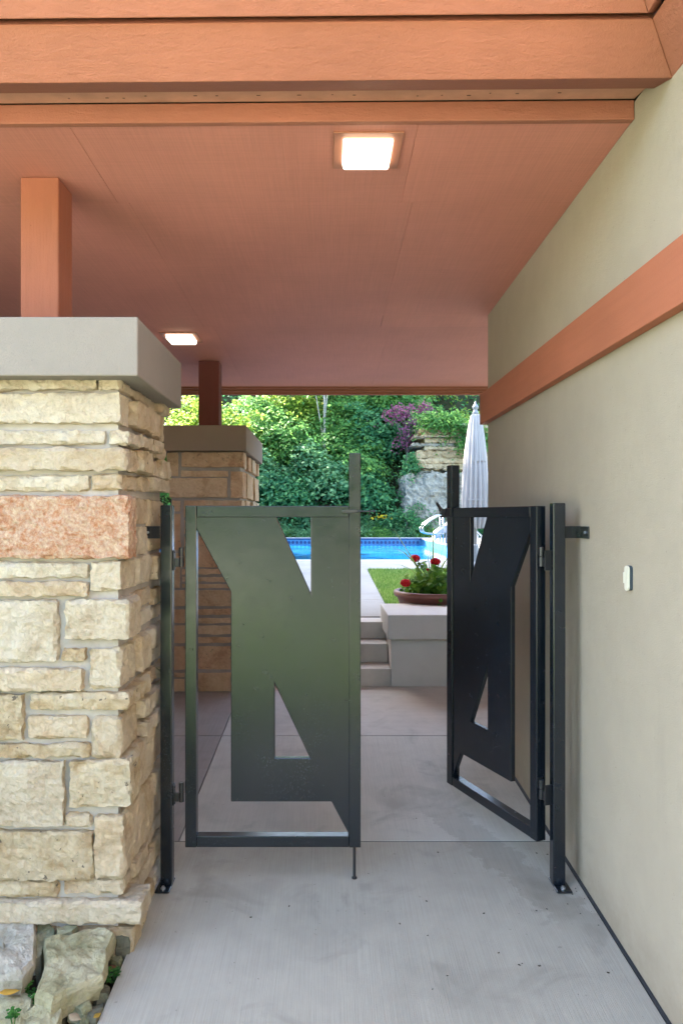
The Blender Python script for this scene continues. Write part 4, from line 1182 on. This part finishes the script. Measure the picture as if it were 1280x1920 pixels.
# ================================================================== CLOSED UMBRELLA
UX, UY = PX(891, 11.0), 11.0
um = empty('closed_umbrella', (UX, UY, DECK_Z)); tag(um, 'closed pale grey patio umbrella standing beside the house corner', 'umbrella')
def folded(prof, folds, depth, n=72, name='canopy', ph=0.0):
    mb = MB(); V = []; m = len(prof)
    for (r, z) in prof:
        for k in range(n):
            w = 2 * math.pi * k / n
            f = 1 + depth * (abs(math.sin(folds * w / 2 + ph + .25 * math.sin(z * 3))) - .5) + .04 * math.sin(3 * w + z * 4)
            V.append((r * f * math.cos(w), r * f * math.sin(w), z + .012 * math.sin(folds * w) * (r > .09)))
    F = [(i * n + k, i * n + (k + 1) % n, (i + 1) * n + (k + 1) % n, (i + 1) * n + k) for i in range(m - 1) for k in range(n)]
    mb.add(V, F)
    return mb.build(name, M['canvas'], um, smooth=True)
folded([(.135, .60), (.170, .72), (.182, .95), (.172, 1.2), (.160, 1.45), (.145, 1.70), (.115, 1.98), (.085, 2.20), (.060, 2.30)], 16, .42)
folded([(.150, 1.62), (.140, 1.80), (.118, 2.0), (.092, 2.2), (.066, 2.34), (.03, 2.37)], 14, .34, name='top_tier', ph=.4)
MB().tube([(0, 0, .05), (0, 0, 2.42)], .024, 12).build('pole', M['white_gel'], um, smooth=True)
MB().lathe((0, 0, 2.36), [(.045, 0), (.05, .02), (.03, .05), (.028, .07), (.045, .09), (.048, .11), (.03, .14), (.012, .16), (.008, .19), (.002, .2)], 16).build('finial', M['white_gel'], um, smooth=True)
MB().lathe((0, 0, 0), [(.26, .004), (.26, .05), (.22, .07), (.06, .09), (.05, .34), (.03, .35)], 28).build('base', M['white_gel'], um, bevel=.004)
mb = MB(); mb.lathe((0, 0, 1.02), [(.186, 0), (.190, .015), (.186, .03)], 32, False); mb.build('strap', M['canvas'], um)

# ================================================================== POOL SLIDE AND HANDRAIL
def SP(px, py, Y): return (PX(px, Y), Y, PZ(py, Y))
SY = 21.0
hr = empty('pool_handrail', (POOL[1] + .3, SY, DECK_Z)); tag(hr, 'bent polished steel handrail of the pool slide', 'handrail')
def rail(dy):
    o = (POOL[1] + .3, SY, DECK_Z)
    pts = [SP(842, 966, SY), SP(820, 966, SY), SP(806, 974, SY), SP(795, 982, SY), SP(789, 990, SY), SP(791, 997, SY), SP(798, 1000, SY), SP(815, 1001, SY), SP(830, 1000, SY)]
    return [(p[0] - o[0], p[1] - o[1] + dy, p[2] - o[2]) for p in pts]
for dy in (-.28, .28):
    MB().tube(rail(dy), .026, 10).build('rail', M['chrome'], hr, smooth=True)
    for px in (828, 842):
        o = (POOL[1] + .3, SY, DECK_Z); a = SP(px, 967, SY)
        MB().tube([(a[0] - o[0], dy, 0.0), (a[0] - o[0], dy, a[2] - o[2])], .024, 10).build('upright', M['chrome'], hr, smooth=True)
sl = empty('pool_slide', (PX(860, SY), SY, DECK_Z)); tag(sl, 'white curved fibreglass pool slide behind the right gate leaf', 'slide')
prof = [(812, 1013), (816, 1006), (824, 1000), (834, 994), (848, 984), (862, 972), (878, 962)]
V = []; F = []
for (a, b) in prof:
    x, _, z = SP(a, b, SY); x -= PX(860, SY); z -= DECK_Z
    for (dy, dz) in ((-.27, .16), (-.25, .02), (0, -.03), (.25, .02), (.27, .16), (.30, .16), (.28, -.05), (0, -.09), (-.28, -.05), (-.30, .16)):
        V.append((x, dy, z + dz))
m = 10
for i in range(len(prof) - 1):
    for k in range(m): F.append((i * m + k, i * m + (k + 1) % m, (i + 1) * m + (k + 1) % m, (i + 1) * m + k))
F += [tuple(range(m)), tuple(reversed(range((len(prof) - 1) * m, len(prof) * m)))]
mb = MB(); mb.add(V, F); mb.build('flume', M['white_gel'], sl, smooth=True)
for px, py in ((838, 992), (872, 967)):
    x, _, z = SP(px, py, SY)
    for dy in (-.2, .2):
        MB().tube([(x - PX(860, SY), dy, 0), (x - PX(860, SY), dy, z - DECK_Z - .05)], .028, 10).build('leg', M['white_gel'], sl, smooth=True)
# pool ladder rails on the right pool edge
ld = empty('pool_ladder', (POOL[1], 18.2, DECK_Z)); tag(ld, 'white pool ladder at the right pool edge behind the geranium', 'ladder')
for dy in (-.22, .22):
    MB().tube([(.35, dy, 0), (.35, dy, .3), (.22, dy, .42), (-.02, dy, .42), (-.12, dy, .30), (-.12, dy, -.5)], .022, 10).build('rail', M['white_gel'], ld, smooth=True)
for zz in (-.05, -.3):
    MB().box(-.16, -.06, -.22, .22, zz - .015, zz + .015).build('tread', M['white_gel'], ld, bevel=.004)

# ================================================================== ROCKS, LEAVES, CLOVER IN THE BED
def slab_rock(outline, Y_or_z, thick, mat, label, sd, tilt=0.0, z0=-.02, amp=.017):
    """outline: px/py corners of the upper face, lying on a plane z = z0 + tilt*(Y-2.3)"""
    P = []
    for (a, b) in outline:
        # intersect the sight line with the tilted plane
        Y = (CAM_Z - z0 + tilt * 2.3) / ((b - 970) / FPX + tilt)
        P.append(Vector((PX(a, Y), Y, z0 + tilt * (Y - 2.3))))
    c = sum(P, Vector()) / len(P)
    N_, RING = len(P) * 8, 14
    V = []; F = []
    def edge(t):
        f = t * len(P); i = int(f) % len(P); u = f - int(f)
        return P[i].lerp(P[(i + 1) % len(P)], u)
    sv = Vector((sd * 2.1, sd * 1.3, sd))
    V.append(tuple(c + Vector((0, 0, amp))))
    for r_ in range(1, RING + 1):
        for k_ in range(N_):
            e = edge(k_ / N_)
            f = r_ / RING
            p = c.lerp(e, f)
            j = noise.fractal((p + sv) * 9.0, 1, 2, 5)
            j2 = noise.noise((p + sv) * 34.0) + .6 * noise.noise((p + sv) * 75.0)
            p = p + Vector((0, 0, amp * (1 + j * 1.2) + j2 * .0032 - (amp * .9 if r_ == RING else 0)))
            if r_ == RING: p += Vector((j, noise.noise((p + sv) * 14), 0)) * .008
            V.append(tuple(p))
    for s_ in (1, 2, 3):
        for k_ in range(N_):
            e = edge(k_ / N_); j = noise.fractal((e + sv + Vector((0, 0, s_))) * 10, 1, 2, 4)
            out = (e - c).normalized()
            p = e + out * (.010 * j - .012 * (s_ - 1)) - Vector((0, 0, thick * s_ / 3 + .004 * j))
            V.append(tuple(p))
    for k_ in range(N_): F.append((0, 1 + k_, 1 + (k_ + 1) % N_))
    for r_ in range(RING + 2):
        for k_ in range(N_):
            q = 1 + r_ * N_
            F.append((q + k_, q + N_ + k_, q + N_ + (k_ + 1) % N_, q + (k_ + 1) % N_))
    F.append(tuple(1 + (RING + 2) * N_ + k_ for k_ in reversed(range(N_))))
    mb = MB(); mb.add(V, F)
    o = mb.build('rock', M[mat], None)
    return tag(o, label, 'rock', 'rocks in the planting bed')
def z5(x, y): return (x / 3.556, 1560 + y / 3.556)
slab_rock([z5(*p) for p in ((285, 745), (490, 690), (680, 634), (772, 690), (716, 800), (720, 900), (690, 985), (450, 1085), (345, 1155), (232, 1095), (285, 960), (302, 880))], 0, .075, 'rock', 'large flat pale green rock leaning against the pillar foot', 1, .10, .05)
slab_rock([z5(*p) for p in ((-260, 600), (-60, 585), (120, 588), (238, 612), (240, 740), (232, 880), (150, 985), (20, 1005), (-200, 960), (-300, 800))], 0, .08, 'rock_white', 'chunky white rock at the left edge below the pillar', 2, .06, .06)
slab_rock([z5(*p) for p in ((248, 655), (330, 648), (368, 690), (360, 730), (290, 760), (275, 850), (236, 880), (240, 760))], 0, .12, 'rock_moss', 'small greenish rock wedged between the white rock and the large flat rock', 3, .2, .0)
slab_rock([z5(*p) for p in ((-220, 1070), (0, 1040), (120, 1060), (230, 1105), (215, 1200), (130, 1290), (-200, 1330))], 0, .10, 'rock', 'grey rock in the bottom left corner under the yellow leaf', 4, .04, -.01)
slab_rock([z5(*p) for p in ((130, 1250), (250, 1180), (380, 1185), (418, 1215), (390, 1290), (260, 1370), (120, 1340))], 0, .10, 'rock', 'jagged grey rock at the bottom edge beside the pale leaf', 5, .05, .0)
slab_rock([z5(*p) for p in ((455, 1120), (520, 1075), (585, 1130), (610, 1200), (540, 1245), (450, 1200))], 0, .09, 'rock_moss', 'mossy green stone below the large flat rock', 6, .05, -.03)
slab_rock([z5(*p) for p in ((530, 1070), (640, 1010), (690, 1000), (650, 1060), (575, 1130))], 0, .08, 'rock_moss', 'thin pointed stone under the right end of the large flat rock', 7, .0, -.03)
slab_rock([z5(*p) for p in ((620, 1090), (680, 1045), (735, 1065), (715, 1130), (640, 1150))], 0, .08, 'rock_dark', 'small mossy stone touching the walkway edge', 8, .0, -.04)
slab_rock([z5(*p) for p in ((600, 1190), (690, 1160), (690, 1215), (640, 1290), (575, 1290))], 0, .08, 'rock_dark', 'dark stone against the walkway near the bottom', 9, .0, -.05)
slab_rock([z5(*p) for p in ((540, 1245), (600, 1238), (590, 1300), (530, 1310))], 0, .06, 'rock_moss', 'little pale stone beside the pale fallen leaf', 10, .0, -.04)
slab_rock([z5(*p) for p in ((750, 680), (860, 655), (878, 700), (860, 765), (770, 770))], 0, .10, 'rock_dark', 'dark mossy stone under the lowest pillar course', 11, .1, -.02)
slab_rock([z5(*p) for p in ((375, 690), (440, 645), (520, 650), (480, 700), (380, 720))], 0, .10, 'rock_moss', 'greenish stone behind the large flat rock at the pillar foot', 12, .2, .02)
slab_rock([z5(*p) for p in ((330, 1160), (420, 1110), (470, 1130), (440, 1190), (360, 1190))], 0, .08, 'rock_dark', 'dark damp stone in the gap below the large flat rock', 13, .0, -.05)
slab_rock([z5(*p) for p in ((735, 850), (815, 870), (790, 915), (730, 890))], 0, .05, 'rock_moss', 'yellow green mossy chip right of the large flat rock', 14, .0, -.03)

def fallen_leaf(px, py, z0, L, Wd, ang, mat, label, curl=.2):
    Y = FPX * (CAM_Z - z0) / (py - 970)
    t = MB(); n = 9; V = []; F = []
    for j in range(n):
        f = j / (n - 1)
        w = Wd * math.sin(math.pi * f) ** 1.1 * (1.15 - .3 * f) + .0006
        x = L * (f - .5); z = curl * L * (f - .5) ** 2
        V += [(x, -w / 2, z + .12 * w), (x, 0, z), (x, w / 2, z + .12 * w)]
    for j in range(n - 1):
        q = j * 3; F += [(q, q + 1, q + 4, q + 3), (q + 1, q + 2, q + 5, q + 4)]
    t.add(V, F)
    o = t.build('fallen_leaf', M[mat], None, smooth=True)
    o.location = (PX(px, Y), Y, z0 + .004); o.rotation_euler = (R(14), R(6), ang)
    m = o.modifiers.new('solid', 'SOLIDIFY'); m.thickness = .0006
    return tag(o, label, 'leaf', 'fallen leaves in the planting bed')
fallen_leaf(17, 1864, .02, .062, .026, R(20), 'dry_leaf', 'yellow orange fallen leaf on the grey corner rock')
fallen_leaf(140, 1912, .01, .045, .026, R(-20), 'pale_leaf', 'pale tan fallen leaf at the bottom edge of the bed')
fallen_leaf(211, 1818, -.03, .036, .028, R(70), 'brown_leaf', 'reddish brown fallen leaf between flat rock and walkway')
fallen_leaf(182, 1908, -.03, .03, .016, R(60), 'dry_leaf', 'small orange leaf against the walkway edge at the bottom')

def clover(px, py, z0, n, r, label):
    Y = FPX * (CAM_Z - z0) / (py - 970)
    t = empty('clover_plant', (PX(px, Y), Y, z0 - .02)); tag(t, label, 'clover', 'clover plants among the rocks')
    V = []; F = []; mb = MB()
    for k_ in range(n):
        a = rnd.uniform(0, 6.28); d = r * rnd.random() ** .5
        c = Vector((d * math.cos(a), d * math.sin(a) * .7, rnd.uniform(.02, .055)))
        mb.tube([(c.x * .3, c.y * .3, 0), tuple(c)], .0009, 4)
        for q in range(3):
            b = a + q * 2.094; s_ = rnd.uniform(.009, .0135)
            u = Vector((math.cos(b), math.sin(b), rnd.uniform(-.1, .25))); w = Vector((-math.sin(b), math.cos(b), 0))
            i0 = len(V)
            V += [tuple(c), tuple(c + u * s_ * .7 + w * s_ * .6), tuple(c + u * s_ * 1.25 + w * s_ * .3), tuple(c + u * s_ * 1.1), tuple(c + u * s_ * 1.25 - w * s_ * .3), tuple(c + u * s_ * .7 - w * s_ * .6)]
            F.append(tuple(range(i0, i0 + 6)))
    me = bpy.data.meshes.new('leaves'); me.from_pydata(V, [], F)
    link('leaves', me, M['clover'], t)
    mb.build('stem', M['clover'], t)
for a in ((28, 1838, -.0, 14, .03, 'clover in front of the white rock at the left edge'), (46, 1860, -.02, 16, .035, 'clover beside the yellow leaf'), (80, 1885, -.02, 12, .035, 'clover at the lower corner of the large flat rock'),
          (188, 1845, -.02, 14, .03, 'clover at the right end of the large flat rock'), (210, 1832, -.03, 10, .025, 'clover touching the walkway edge'), (122, 1888, -.03, 8, .02, 'clover sprig below the large flat rock'), (25, 1912, .02, 8, .02, 'clover sprig on the bottom left corner rock'), (3, 1835, .0, 8, .02, 'clover sprig at the very left edge')):
    clover(*a)

# crumbs of debris on the concrete
mb = MB(); rd = random.Random(21)
spots = [(955, 1697), (1005, 1710), (1025, 1705), (1077, 1667), (1080, 1672), (1072, 1677), (1096, 1687), (1063, 1697), (1087, 1714), (1122, 1737), (726, 1710), (751, 1733), (933, 1787), (972, 1812), (978, 1809), (1010, 1811), (1140, 1824), (812, 1857), (908, 1715), (936, 1631), (1006, 1600), (1026, 1604), (776, 1537), (781, 1536), (853, 1639), (820, 1600), (800, 1690), (690, 1640), (800, 1755), (590, 1660), (540, 1700), (470, 1720), (838, 1830)]
spots += [(rd.uniform(300, 1150), rd.uniform(1600, 1900)) for _ in range(30)]
for (a, b) in spots:
    Y = 2250.0 / (b - 970 + 73)
    x = PX(a, Y); s_ = rd.uniform(.002, .0055) if a % 1 == 0 else rd.uniform(.001, .0025)
    an = rd.uniform(0, 6.28); pts = []
    for q in range(5):
        w = an + q * .55
        pts.append((x + s_ * math.cos(w), Y + s_ * math.sin(w), FZ(Y) + .0014))
    mb.tube(pts, [s_ * .18, s_ * .4, s_ * .45, s_ * .4, s_ * .15], 5)
o = mb.build('debris', M['soil']); tag(o, 'scattered dark crumbs and worm casts on the concrete walkway', 'debris', kind='stuff')
# twigs and bark litter on the bed
mb = MB()
for q in range(420):
    x = rd.uniform(-1.5, XE - .01); y = rd.uniform(2.0, 2.56); L = rd.uniform(.012, .05); a = rd.uniform(0, 6.28); z = rd.uniform(-.10, -.06)
    mb.tube([(x, y, z), (x + L * .5 * math.cos(a), y + L * .5 * math.sin(a), z + .006), (x + L * math.cos(a + .2), y + L * math.sin(a + .2), z)], rd.uniform(.0012, .003), 5)
o = mb.build('twig_litter', M['bark']); tag(o, 'brown twigs and bark litter between the bed rocks', 'litter', kind='stuff')
